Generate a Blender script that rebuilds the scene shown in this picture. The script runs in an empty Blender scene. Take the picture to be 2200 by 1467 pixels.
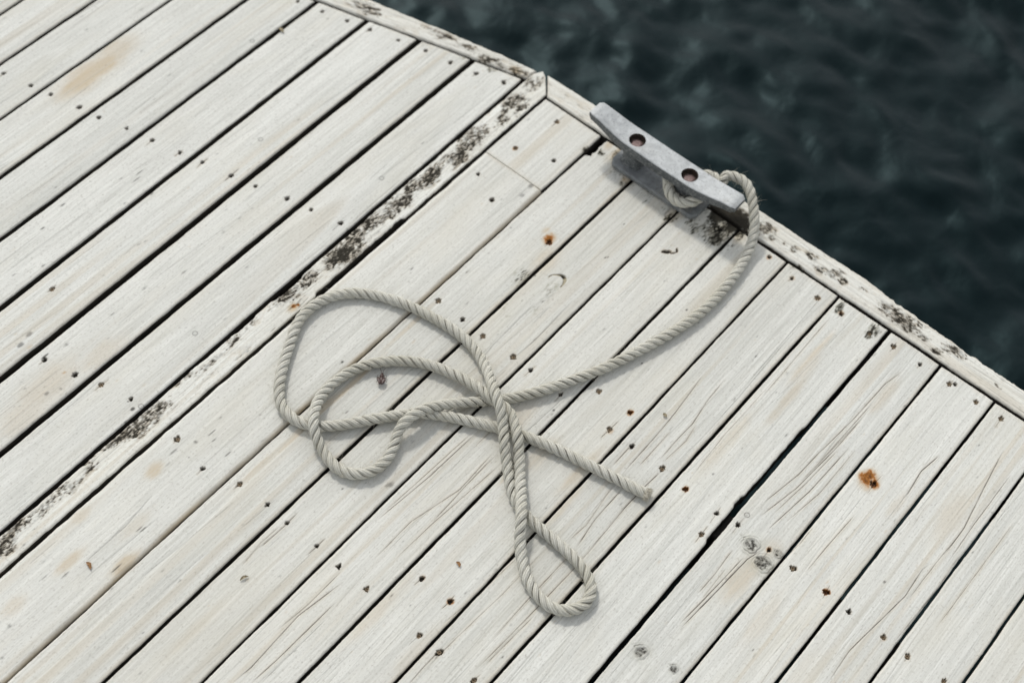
import bpy, bmesh, math, random
import numpy as np
from mathutils import Matrix, Vector

# ------------------------------------------------------------------ camera, world, sun, exposure
scn = bpy.context.scene
cam_d = bpy.data.cameras.new('camera')
cam_d.sensor_width = 36.0
cam_d.lens = 50.2
cam_d.clip_start = 0.05
cam_d.clip_end = 2000
cam_d.dof.use_dof = True
cam_d.dof.focus_distance = 2.0
cam_d.dof.aperture_fstop = 2.9
cam = bpy.data.objects.new('camera', cam_d)
scn.collection.objects.link(cam)
c_r = Vector((0.760495, 0.647391, 0.050313)); c_u = Vector((-0.569271, 0.627438, 0.531274)); c_f = Vector((-0.312373, 0.432673, -0.845705))
cam.matrix_world = Matrix(((c_r.x, c_u.x, -c_f.x, 0.0), (c_r.y, c_u.y, -c_f.y, 0.0), (c_r.z, c_u.z, -c_f.z, 1.81106), (0, 0, 0, 1)))
scn.camera = cam

SUN_EL = math.radians(45)
SUN_DIR = Vector((-0.88 * math.cos(SUN_EL), 0.475 * math.cos(SUN_EL), math.sin(SUN_EL))).normalized()   # towards the sun
world = bpy.data.worlds.new('World'); scn.world = world; world.use_nodes = True
wn = world.node_tree; wn.nodes.clear()
w_out = wn.nodes.new('ShaderNodeOutputWorld'); w_bg = wn.nodes.new('ShaderNodeBackground'); w_sky = wn.nodes.new('ShaderNodeTexSky')
w_sky.sky_type = 'NISHITA'; w_sky.sun_disc = False; w_sky.sun_elevation = SUN_EL
w_sky.sun_rotation = math.atan2(SUN_DIR.x, SUN_DIR.y)
w_sky.air_density = 1.0; w_sky.dust_density = 1.2; w_sky.ozone_density = 1.0
w_hs = wn.nodes.new('ShaderNodeHueSaturation'); w_hs.inputs['Saturation'].default_value = 0.20     # thin, milky overcast
w_tc = wn.nodes.new('ShaderNodeTexCoord'); w_no = wn.nodes.new('ShaderNodeTexNoise')
w_no.inputs['Scale'].default_value = 4.0; w_no.inputs['Detail'].default_value = 5.0; w_no.inputs['Roughness'].default_value = 0.55
w_mr = wn.nodes.new('ShaderNodeMapRange'); w_mr.inputs['From Min'].default_value = 0.38; w_mr.inputs['From Max'].default_value = 0.62
w_mr.inputs['To Min'].default_value = 0.45; w_mr.inputs['To Max'].default_value = 1.55
w_mx = wn.nodes.new('ShaderNodeVectorMath'); w_mx.operation = 'SCALE'
wn.links.new(w_sky.outputs['Color'], w_hs.inputs['Color'])
wn.links.new(w_tc.outputs['Generated'], w_no.inputs['Vector']); wn.links.new(w_no.outputs['Fac'], w_mr.inputs['Value'])
wn.links.new(w_hs.outputs['Color'], w_mx.inputs[0]); wn.links.new(w_mr.outputs['Result'], w_mx.inputs['Scale'])
wn.links.new(w_mx.outputs['Vector'], w_bg.inputs['Color']); wn.links.new(w_bg.outputs['Background'], w_out.inputs['Surface'])
w_bg.inputs['Strength'].default_value = 0.13

sun_d = bpy.data.lights.new('sun', 'SUN'); sun_d.energy = 1.1; sun_d.angle = math.radians(6); sun_d.color = (1.0, 0.965, 0.92)
sun = bpy.data.objects.new('sun', sun_d); scn.collection.objects.link(sun)
sun.rotation_euler = SUN_DIR.to_track_quat('Z', 'Y').to_euler()
sun.location = SUN_DIR * 8

vs = scn.view_settings
vs.view_transform = 'Standard'; vs.look = 'None'; vs.gamma = 1.0; vs.use_curve_mapping = False
vs.exposure = 0.78

# ------------------------------------------------------------------ traced positions on the deck (tenths of a millimetre, x = across the planks, y = along them)
GAPS_LEFT = [(-1.7466, 0.0), (-1.6566, 0.0), (-1.5612, -0.0013), (-1.4676, -0.0011), (-1.3692, -0.0058), (-1.2682, -0.0108), (-1.1733, -0.0086), (-1.079, -0.0057),
  (-0.9829, -0.0084), (-0.9382, -0.0033)]
GAPS_RIGHT = [(-0.8169, -0.0002), (-0.724, -0.0009), (-0.6295, -0.0017), (-0.537, -0.0002), (-0.4434, 0.0001), (-0.3516, 0.0043), (-0.2517, -0.0002), (-0.1623, 0.0014),
  (-0.0677, 0.0009), (0.0242, 0.0029), (0.1215, 0.0)]
SCREWS = {'d': [(-16354, 7585), (-15825, 7713), (-15431, 7802), (-14886, 7937), (-14496, 8014), (-13989, 8161), (-13505, 8275), (-12997, 8402), (-12575, 8504), (-12046,
  8631), (-11608, 8740), (-11062, 8901), (-10632, 9007), (-10109, 9128), (-14004, 12086), (-13526, 12198), (-13063, 12344), (-12625, 12453), (-12098, 12603), (-11593,
  12736), (-11100, 12830), (-10621, 12944), (-10144, 13116), (-10129, 4825), (-11034, 4564), (-11550, 4438), (-8442, 12380), (-9161, 11321), (-8654, 11080), (-5591,
  13103), (-4700, 13191), (-4203, 13103), (-3252, 13064), (-1850, 13102), (-1272, 13163), (-7498, 9064), (-6155, 9074), (-5568, 9057), (-4253, 9076), (-2708, 9035),
  (-2377, 9092), (-1828, 9071), (-492, 9052), (-8544, 4736), (-7481, 4953), (-7075, 4937), (-6532, 4965), (-6100, 4947), (-5144, 5571), (-4638, 5581)], 'g': [(-8927,
  13054), (-9070, 12145), (-10626, 4701), (-12430, 5314), (-9153, 4825), (-7995, 9070), (-7078, 9052), (-6501, 9077), (-5179, 9472), (-4665, 9076), (-3708, 9082), (-3696,
  13056), (-2727, 13059), (-2322, 13098), (-1339, 13113), (-876, 13110), (-446, 13113), (-7995, 4916), (-5596, 4963), (-4626, 4938), (-4273, 4951), (-3684, 4966), (-2680,
  8631), (-1425, 9067), (61, 9056), (452, 9046), (1001, 9078)], 'r': [(-7450, 11063), (-4614, 9496), (-3264, 9044), (-884, 9081), (-1285, 10914)], 'o': [(-12237, 9465),
  (-10249, 10213), (-10275, 6205), (-13904, 10893), (-9935, 4845), (-2371, 9298)]}
CRACKS = [(1, [(-4199, 10790), (-4120, 9919), (-4105, 9672), (-4093, 9221), (-4085, 8654)]), (1, [(-3908, 10922), (-3888, 10435), (-3819, 9961), (-3828, 9632), (-3821,
  9141)]), (0.6, [(-3778, 9998), (-3720, 9668), (-3762, 9153)]), (0.9, [(-4259, 9183), (-4270, 9021), (-4268, 8660)]), (1.2, [(-3697, 9022), (-3721, 8694), (-3733,
  8139)]), (0.7, [(-3987, 9675), (-3981, 8878)]), (1, [(-3941, 8438), (-3931, 7800), (-3859, 7309)]), (0.9, [(-3738, 8444), (-3711, 7806), (-3704, 7465)]), (0.6, [(-4071,
  8420), (-3969, 7671), (-4007, 7317)]), (0.9, [(-5629, 7619), (-5618, 6995), (-5595, 6286)]), (0.9, [(-6064, 7796), (-6096, 6793), (-6184, 5760)]), (0.8, [(-5677, 7727),
  (-5643, 6905), (-5820, 6085), (-5813, 5302)]), (0.7, [(-6109, 7755), (-6164, 6575), (-6195, 5940)]), (0.7, [(-5477, 7596), (-5576, 6303), (-5601, 5537)]), (1, [(-5899,
  4846), (-6010, 4077), (-5964, 3173), (-5999, 2868)]), (1, [(-5769, 4561), (-5792, 3416), (-5816, 3030)]), (0.7, [(-6025, 4932), (-6024, 4265), (-6069, 3791)]), (0.8,
  [(-3695, 7745), (-3689, 6917), (-3709, 6053), (-3757, 5069)]), (0.8, [(-3854, 7322), (-3871, 6441), (-3866, 5567)]), (0.6, [(-4164, 7092), (-4179, 6122), (-4235, 5240),
  (-4262, 4540)]), (0.7, [(-4363, 6730), (-4442, 5756), (-4503, 5263)]), (1, [(-1875, 11193), (-1912, 10205), (-2023, 9283)]), (0.9, [(-2013, 11069), (-2083, 10101),
  (-2220, 9404)]), (0.9, [(-2155, 10941), (-2183, 10319), (-2306, 9607)]), (0.7, [(-1782, 11225), (-1791, 10263), (-1893, 9590)]), (0.7, [(-1967, 11161), (-2025, 10252),
  (-2103, 9547)]), (1.1, [(-1885, 9085), (-1977, 8743), (-2013, 8143), (-2076, 7314)]), (1, [(-2029, 8761), (-2079, 7868), (-2120, 7372)]), (0.8, [(-1997, 8604), (-2017,
  8085), (-2057, 7604)]), (0.8, [(-2212, 8738), (-2186, 8208), (-2189, 7888)]), (0.6, [(-2122, 8447), (-2101, 7876)]), (1.1, [(-157, 12705), (-52, 11919), (55, 11203),
  (61, 10621)]), (1, [(-17, 10412), (-57, 10255), (-30, 9748), (-181, 8599), (-154, 8018)]), (0.9, [(131, 12393), (134, 11341), (156, 10640)]), (0.7, [(58, 11043), (32,
  10455), (31, 9722)]), (1.2, [(-812, 11973), (-881, 11556), (-824, 11020)]), (0.8, [(-1225, 10331), (-1251, 9584), (-1259, 9122)]), (0.9, [(-1976, 12866), (-2061,
  12461), (-2095, 11555), (-2162, 10731)]), (0.8, [(-2024, 12106), (-2050, 11138), (-2071, 10560)]), (0.8, [(-1998, 11810), (-2016, 10964), (-2067, 10314)]), (0.6,
  [(-2007, 11697), (-2054, 10777), (-2100, 10185)]), (0.5, [(-3662, 13370), (-3636, 11974), (-3615, 10992)]), (0.5, [(-3610, 12212), (-3574, 10814), (-3575, 9768)]),
  (0.6, [(-3350, 11340), (-3361, 10165), (-3317, 9194)]), (0.7, [(-3347, 12908), (-3327, 11798), (-3315, 11048)]), (0.5, [(-6880, 10039), (-6861, 9037), (-6800, 8545)]),
  (0.5, [(-6485, 10514), (-6449, 9523), (-6495, 8930)]), (0.6, [(-5929, 8478), (-5930, 7855), (-5930, 7550)]), (0.5, [(-5497, 9132), (-5528, 8422), (-5556, 8089)]), (0.6,
  [(-7121, 4830), (-7136, 4492), (-7078, 4087)]), (0.8, [(-7080, 5149), (-7073, 4873), (-7087, 4443)]), (0.5, [(-8763, 4027), (-8676, 3443), (-8678, 2709)]), (0.5,
  [(-5702, 4288), (-5705, 3771), (-5722, 3113)]), (0.8, [(-1591, 9151), (-1564, 9456), (-1556, 9795)]), (0.7, [(218, 10902), (250, 10097), (208, 9082)]), (0.6, [(548,
  11768), (547, 10727), (533, 9632)]), (0.6, [(-4417, 5166), (-4413, 4616), (-4417, 4262)]), (0.8, [(-4286, 5067), (-4294, 4620), (-4281, 4382)]), (0.7, [(-3707, 5197),
  (-3680, 5731), (-3658, 6186)])]
KNOTS = [((-2080, 8968), 11.5), ((-1797, 8847), 13), ((-1707, 9113), 6), ((-2281, 6719), 9.5), ((-1808, 6822), 6)]
MOULD = [((-9752, 13411), 22, 14, 0.9), ((-9665, 12882), 30, 18, 0.85), ((-9638, 12490), 25, 15, 0.6), ((-9709, 11809), 34, 16, 1.1), ((-9645, 11334), 28, 14, 0.8),
  ((-9696, 10827), 30, 14, 0.8), ((-9756, 10448), 30, 14, 0.8), ((-9720, 9972), 34, 16, 1), ((-9769, 9489), 34, 16, 0.95), ((-9738, 9087), 26, 17, 1.0), ((-9681, 8716),
  24, 20, 1.3), ((-9695, 8525), 16, 12, 1.2), ((-9765, 7989), 26, 13, 1), ((-9765, 7641), 26, 13, 0.9), ((-9748, 7427), 20, 10, 0.5), ((-9828, 6733), 26, 10, 0.55),
  ((-9782, 6499), 22, 9, 0.55), ((-9740, 5992), 40, 6, 0.6), ((-9814, 5603), 20, 8, 0.6), ((-9728, 4897), 26, 14, 1.05), ((-9704, 4612), 26, 14, 0.8), ((-9773, 4198), 20,
  10, 1.0), ((-9757, 3718), 30, 10, 0.5), ((-9709, 3180), 34, 10, 0.8), ((-9706, 2851), 34, 10, 0.75), ((-9726, 2507), 30, 12, 0.8), ((-9645, 2165), 24, 12, 0.8),
  ((-13111, 12790), 30, 10, 0.85), ((-12870, 12770), 20, 9, 0.6), ((-11718, 13185), 34, 9, 0.6), ((-11070, 13300), 34, 9, 0.6), ((-10674, 13332), 20, 10, 0.9), ((-10474,
  13343), 24, 8, 0.8), ((-10172, 13480), 18, 9, 1.0), ((-10030, 13496), 12, 9, 1.1), ((-5788, 13464), 42, 16, 1.6), ((-5483, 13490), 36, 18, 1.6), ((-6038, 13489), 30,
  14, 1.4), ((-5098, 13592), 20, 13, 1.1), ((-4935, 13555), 10, 7, 0.7), ((-4556, 13593), 16, 6, 0.7), ((-4180, 13631), 14, 8, 0.7), ((-3730, 13619), 16, 11, 0.95),
  ((-3636, 13609), 12, 8, 0.8), ((-3917, 13568), 20, 8, 0.6), ((-3293, 13683), 10, 4, 0.5), ((-2643, 13607), 22, 12, 0.95), ((-2312, 13619), 22, 12, 1.0), ((-2064,
  13558), 12, 7, 0.8), ((-1583, 13656), 26, 10, 0.7), ((-1722, 13474), 20, 8, 0.5), ((-732, 13596), 14, 8, 0.4), ((-5542, 12998), 30, 26, 0.72), ((-6399, 12965), 30, 16,
  0.62), ((-6866, 12958), 30, 14, 0.55), ((-7716, 13185), 24, 14, 0.6), ((-5404, 13187), 14, 22, 0.7), ((-5745, 13023), 26, 22, 0.55), ((-2705, 13170), 12, 8, 0.8),
  ((-2729, 13035), 8, 6, 0.8), ((-3335, 13151), 12, 5, 0.7), ((-4296, 13343), 14, 6, 0.6), ((-4173, 13358), 8, 5, 0.7), ((-8003, 13053), 6, 8, 0.7), ((-8203, 12935), 7,
  5, 0.6), ((-7274, 12867), 14, 14, 0.5), ((-7533, 12890), 10, 10, 0.4), ((-6314, 12727), 14, 12, 0.6), ((-5955, 12869), 22, 16, 0.5), ((-7346, 10315), 24, 12, 0.35),
  ((-6856, 10177), 30, 14, 0.32), ((-7036, 9782), 20, 14, 0.3)]
TAN = [((-15301, 8541), 75, 26, 0.95), ((-15391, 9175), 50, 24, 0.6), ((-9032, 4269), 16, 11, 0.8), ((-8263, 3078), 26, 12, 0.9), ((-8842, 2608), 26, 8, 0.7), ((-9250,
  3117), 20, 10, 0.5), ((-8582, 3527), 30, 10, 0.3), ((-11177, 4161), 60, 30, 0.45), ((-11027, 3574), 50, 30, 0.4), ((-11008, 5059), 50, 18, 0.4), ((-8901, 1715), 20, 12,
  0.4), ((-5779, 8300), 50, 16, 0.4), ((-4550, 8287), 50, 9, 0.5), ((-4400, 7736), 60, 8, 0.45), ((-4475, 4773), 60, 14, 0.35), ((-5138, 8060), 40, 14, 0.4), ((-8185,
  9906), 25, 4, 0.5), ((-7957, 7176), 60, 5, 0.8), ((-7981, 6524), 60, 5, 0.8), ((-7959, 6030), 60, 5, 0.7), ((-7978, 5313), 60, 5, 0.5), ((-8011, 8440), 60, 4, 0.6),
  ((-8219, 6102), 12, 9, 0.8), ((-7746, 13224), 26, 12, 0.9), ((-7333, 12943), 20, 12, 0.8), ((-7982, 13275), 14, 8, 0.8), ((-6315, 12852), 24, 14, 0.7), ((-7276, 10738),
  40, 18, 0.5), ((-6131, 8348), 10, 8, 0.9), ((-5542, 13060), 24, 20, 0.6), ((-5267, 13188), 16, 14, 0.6), ((-3156, 12174), 60, 6, 0.5), ((-3011, 11216), 60, 7, 0.6),
  ((-10172, 13480), 14, 8, 1.1), ((-9533, 7508), 10, 8, 1.0), ((-3123, 11873), 40, 12, 0.4), ((-1963, 12268), 40, 10, 0.4), ((-142, 11250), 50, 20, 0.35), ((-1897, 8464),
  40, 18, 0.5), ((-1798, 9107), 20, 18, 0.3), ((-859, 10901), 30, 8, 0.3), ((-5291, 7623), 30, 4, 0.7), ((-6889, 3065), 60, 8, 0.25), ((-5283, 4921), 70, 12, 0.35),
  ((-1307, 8180), 50, 14, 0.3), ((-3271, 10041), 70, 10, 0.35)]
RUST = [((-1381, 10927), 16, 13, 1.1), ((-1470, 10928), 10, 9, 0.8), ((-1285, 10914), 8, 8, 1.2), ((-7497, 11119), 12, 9, 0.9), ((-7639, 11198), 9, 6, 0.5), ((-9070,
  12145), 5, 4, 0.9), ((-8927, 13054), 5, 4, 0.8), ((-4614, 9496), 6, 5, 0.8), ((-3264, 9044), 6, 5, 0.6), ((-884, 9081), 6, 5, 0.6), ((-1828, 9071), 6, 5, 0.6), ((-4638,
  5581), 6, 5, 0.6), ((-5144, 5571), 6, 5, 0.5), ((-9535, 7529), 4, 4, 1.0), ((-9511, 7585), 3, 3, 0.9), ((-4203, 13103), 6, 5, 0.6), ((-3696, 13056), 6, 5, 0.6),
  ((-3252, 13064), 6, 5, 0.6), ((-4700, 13191), 6, 5, 0.6), ((-7332, 12879), 7, 5, 0.5), ((-4650, 9058), 6, 5, 0.5), ((61, 9056), 6, 5, 0.5), ((-11882, 4429), 6, 3, 0.6),
  ((-11171, 4482), 5, 3, 0.5)]
FLECKS = [((-8381, 11716), 6, 4, 0.5), ((-8359, 11480), 5, 4, 0.4), ((-11594, 4475), 8, 2, 0.8), ((-12001, 4365), 6, 4, 0.6), ((-12052, 4570), 6, 4, 0.5), ((-11000,
  4269), 3, 3, 0.4), ((-11515, 4817), 4, 3, 0.5), ((-8316, 7303), 3, 2, 0.9), ((-7681, 6742), 3, 2, 0.5), ((-8689, 9230), 3, 1.3, 0.6), ((-8008, 6551), 4, 2, 0.5),
  ((-6588, 11451), 1.5, 1.5, 0.9), ((-6610, 11420), 1.5, 1.5, 0.9), ((-7202, 10423), 2, 1.5, 0.8), ((-6796, 12133), 1.5, 1.5, 0.8), ((-6087, 12610), 1.5, 1.5, 0.8),
  ((-4998, 10285), 1.5, 1.5, 0.9), ((-5074, 11498), 1.5, 1.5, 0.9), ((-4799, 11427), 1.5, 1.5, 0.8), ((-3796, 11550), 2.5, 1.2, 0.9), ((-3679, 10913), 1.2, 1.2, 0.8),
  ((-5475, 8783), 2, 2, 0.8), ((-5451, 8700), 2, 2, 0.6), ((-11087, 4086), 4, 3, 0.5), ((-11210, 6845), 6, 2, 0.4), ((-11425, 6242), 4, 2, 0.4), ((-358, 9740), 3, 2,
  0.7), ((-2269, 7997), 1.5, 1.5, 0.7), ((-3606, 5455), 2, 1.2, 0.6), ((-3134, 5703), 1.5, 1.5, 0.5), ((-6417, 6320), 5, 4, 0.5), ((-6446, 6274), 4, 3, 0.4), ((-6875,
  5812), 1.5, 1.5, 0.7), ((-7058, 5217), 1.5, 1.5, 0.6), ((-13156, 7696), 9, 1.5, 0.55), ((-13087, 7567), 9, 1.2, 0.6), ((-13539, 6457), 6, 1.5, 0.7), ((-13415, 5957), 4,
  2, 0.7), ((-12869, 5503), 4, 1.5, 0.6), ((-13053, 5103), 3, 1.5, 0.5), ((-12707, 7537), 4, 3, 0.6), ((-11437, 6254), 4, 1.6, 0.4), ((-7308, 3792), 1, 1, 0.6), ((-7541,
  3378), 2, 2, 0.7), ((-8718, 1489), 3, 3, 0.5), ((-8452, 1160), 3, 2, 0.5), ((-8914, 2231), 6, 1.2, 0.4), ((-8304, 2951), 10, 1.5, 0.7), ((-8733, 2435), 8, 1.5, 0.5),
  ((-8509, 3545), 7, 1.2, 0.6), ((-8466, 3565), 7, 1.2, 0.6), ((-9043, 4653), 8, 2, 0.45), ((-8450, 5136), 7, 1.6, 0.6), ((-8865, 5215), 8, 1.4, 0.6), ((-8758, 5160), 5,
  1.2, 0.6), ((-8926, 4959), 3, 3, 0.6), ((-9907, 4532), 3, 2, 0.6), ((-9988, 4735), 4, 3, 0.8), ((-10130, 4773), 2, 2, 0.6), ((-8570, 5889), 3, 2, 0.3), ((-11314, 7764),
  5, 1.5, 0.3)]
ROPE = [(-5999, 13669, 500), (-5783, 13736, 540), (-5589, 13697, 530), (-5384, 13545, 460), (-5205, 13377, 360), (-5087, 13237, 240), (-4989, 13008, 130), (-4915, 12690,
  90), (-4867, 12289, 83), (-4850, 11836, 83), (-4885, 11402, 83), (-5004, 10853, 83), (-5205, 10194, 83), (-5369, 9729, 83), (-5596, 9244, 83), (-5836, 8782, 83),
  (-6094, 8402, 83), (-6432, 8018, 90), (-6680, 7687, 150), (-6790, 7459, 210), (-6836, 7263, 250), (-6864, 7078, 220), (-6834, 6897, 130), (-6750, 6729, 90), (-6694,
  6486, 83), (-6744, 6225, 83), (-6927, 6031, 83), (-7197, 5974, 85), (-7474, 6035, 110), (-7665, 6106, 190), (-7805, 6208, 250), (-7961, 6390, 200), (-8094, 6649, 110),
  (-8121, 6982, 85), (-8049, 7326, 83), (-7883, 7616, 83), (-7662, 7859, 83), (-7363, 8059, 90), (-7011, 8179, 110), (-6631, 8242, 140), (-6344, 8240, 190), (-6154, 8224,
  230), (-5980, 8228, 240), (-5819, 8195, 230), (-5643, 8090, 240), (-5497, 7969, 240), (-5341, 7823, 150), (-5153, 7625, 105), (-4915, 7358, 170), (-4730, 7144, 240),
  (-4599, 6979, 240), (-4494, 6842, 160), (-4318, 6669, 95), (-4080, 6496, 83), (-3800, 6387, 83), (-3513, 6394, 83), (-3318, 6531, 83), (-3239, 6751, 83), (-3321, 6954,
  83), (-3540, 7085, 83), (-3866, 7143, 83), (-4211, 7159, 83), (-4523, 7172, 83), (-4795, 7214, 83), (-5040, 7322, 83), (-5280, 7522, 90), (-5480, 7690, 160), (-5615,
  7812, 240), (-5766, 7965, 260), (-5907, 8084, 340), (-6039, 8163, 390), (-6210, 8281, 360), (-6488, 8488, 220), (-6783, 8666, 110), (-7113, 8772, 83), (-7478, 8786,
  83), (-7881, 8734, 83), (-8351, 8624, 83), (-8755, 8440, 83), (-9058, 8209, 83), (-9231, 7925, 83), (-9291, 7609, 83), (-9231, 7293, 83), (-9051, 6959, 83), (-8853,
  6619, 83), (-8613, 6306, 83), (-8365, 6145, 83), (-8123, 6127, 83), (-7896, 6199, 83), (-7649, 6400, 83), (-7401, 6716, 83), (-7108, 7113, 83), (-6861, 7388, 83),
  (-6531, 7622, 83), (-6167, 7817, 83), (-5808, 7996, 83), (-5466, 8131, 83), (-5052, 8260, 83), (-4618, 8359, 83), (-4183, 8451, 83), (-3785, 8532, 83), (-3600, 8572,
  83)]
# camera basis: right [0.760495, 0.647391, 0.050313] up [-0.569271, 0.627438, 0.531274] fwd [-0.312373, 0.432673, -0.845705] h 1.81106

# ------------------------------------------------------------------ helpers
RS = np.random.RandomState(7)
_T = RS.rand(256, 256)
def noise2(x, y):
    x = np.asarray(x, float); y = np.asarray(y, float)
    xi = np.floor(x).astype(int); yi = np.floor(y).astype(int)
    fx = x - xi; fy = y - yi
    fx = fx * fx * (3 - 2 * fx); fy = fy * fy * (3 - 2 * fy)
    a = _T[xi & 255, yi & 255]; b = _T[(xi + 1) & 255, yi & 255]
    c = _T[xi & 255, (yi + 1) & 255]; d = _T[(xi + 1) & 255, (yi + 1) & 255]
    return (a * (1 - fx) + b * fx) * (1 - fy) + (c * (1 - fx) + d * fx) * fy
def fbm(x, y, o=4, g=0.5):
    s = 0; a = 1; t = 0
    for k in range(o):
        s = s + a * noise2(x * 2 ** k + 17.3 * k, y * 2 ** k + 41.7 * k); t += a; a *= g
    return s / t
def sstep(a, b, x):
    t = np.clip((x - a) / (b - a), 0, 1); return t * t * (3 - 2 * t)

C = scn.collection
def grid_mesh(name, P, attrs=None, close_cols=False, smooth=True, uv=None):
    """P: rows x cols x 3 -> one quad-grid mesh"""
    R, K = P.shape[:2]
    idx = np.arange(R * K).reshape(R, K)
    if close_cols:
        nx = np.roll(idx, -1, axis=1)
        q = np.stack([idx[:-1], nx[:-1], nx[1:], idx[1:]], -1).reshape(-1, 4)
    else:
        q = np.stack([idx[:-1, :-1], idx[:-1, 1:], idx[1:, 1:], idx[1:, :-1]], -1).reshape(-1, 4)
    me = bpy.data.meshes.new(name)
    me.vertices.add(R * K); me.vertices.foreach_set('co', P.reshape(-1).astype(np.float32))
    n = len(q)
    me.loops.add(n * 4); me.loops.foreach_set('vertex_index', q.reshape(-1).astype(np.int32))
    me.polygons.add(n); me.polygons.foreach_set('loop_start', np.arange(0, n * 4, 4, dtype=np.int32))
    me.polygons.foreach_set('use_smooth', np.full(n, smooth))
    me.update(calc_edges=True)
    for k, v in (attrs or {}).items():
        at = me.attributes.new(k, 'FLOAT', 'POINT'); at.data.foreach_set('value', np.broadcast_to(v, (R, K)).reshape(-1).astype(np.float32))
    return me
def obj(name, me, mat=None, parent=None, loc=None, rotz=0.0):
    o = bpy.data.objects.new(name, me); C.objects.link(o)
    if mat is not None and me is not None and len(me.materials) == 0: me.materials.append(mat)
    if parent is not None: o.parent = parent
    if loc is not None: o.location = loc
    if rotz: o.rotation_euler = (0, 0, rotz)
    return o
def thing(name, label, cat, loc=(0, 0, 0), group=None):
    o = bpy.data.objects.new(name, None); C.objects.link(o); o.location = loc; o.empty_display_size = 0.05
    return tag(o, label, cat, group)
def tag(o, label, cat, group=None):
    o['label'] = label; o['category'] = cat
    if group: o['group'] = group
    return o
def bm_mesh(name, bm, smooth=False, angle=None):
    me = bpy.data.meshes.new(name); bm.normal_update(); bm.to_mesh(me); bm.free()
    for p in me.polygons: p.use_smooth = smooth
    return me

# ------------------------------------------------------------------ materials
class NT:
    def __init__(s, name):
        s.m = bpy.data.materials.new(name); s.m.use_nodes = True; s.t = s.m.node_tree; s.b = s.t.nodes['Principled BSDF']
    def n(s, ty, **kw):
        nd = s.t.nodes.new(ty)
        for k, v in kw.items():
            if k.startswith('i_'): nd.inputs[k[2:].replace('_', ' ')].default_value = v
            else: setattr(nd, k, v)
        return nd
    def l(s, a, b): s.t.links.new(a, b)
    def attr(s, name): return s.n('ShaderNodeAttribute', attribute_name=name).outputs['Fac']
    def mix(s, fac, a, b):
        nd = s.n('ShaderNodeMix', data_type='RGBA')
        for sock, v in ((nd.inputs[0], fac), (nd.inputs[6], a), (nd.inputs[7], b)):
            if hasattr(v, 'links'): s.l(v, sock)
            else: sock.default_value = v if isinstance(v, (int, float)) else (*v, 1)
        return nd.outputs[2]
    def math(s, op, a, b=0.0, c=None):
        nd = s.n('ShaderNodeMath', operation=op)
        for i, v in enumerate((a, b) if c is None else (a, b, c)):
            if hasattr(v, 'links'): s.l(v, nd.inputs[i])
            else: nd.inputs[i].default_value = v
        return nd.outputs[0]
    def rng(s, v, a, b, c, d):
        nd = s.n('ShaderNodeMapRange'); s.l(v, nd.inputs['Value'])
        for k, x in zip(('From Min', 'From Max', 'To Min', 'To Max'), (a, b, c, d)): nd.inputs[k].default_value = x
        return nd.outputs['Result']
    def noise(s, vec, scale, detail=4, rough=0.55, dist=0.0, map_scale=None):
        if map_scale:
            mp = s.n('ShaderNodeMapping'); mp.inputs['Scale'].default_value = map_scale; s.l(vec, mp.inputs['Vector']); vec = mp.outputs['Vector']
        nd = s.n('ShaderNodeTexNoise'); s.l(vec, nd.inputs['Vector'])
        nd.inputs['Scale'].default_value = scale; nd.inputs['Detail'].default_value = detail; nd.inputs['Roughness'].default_value = rough; nd.inputs['Distortion'].default_value = dist
        return nd.outputs['Fac']

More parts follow.
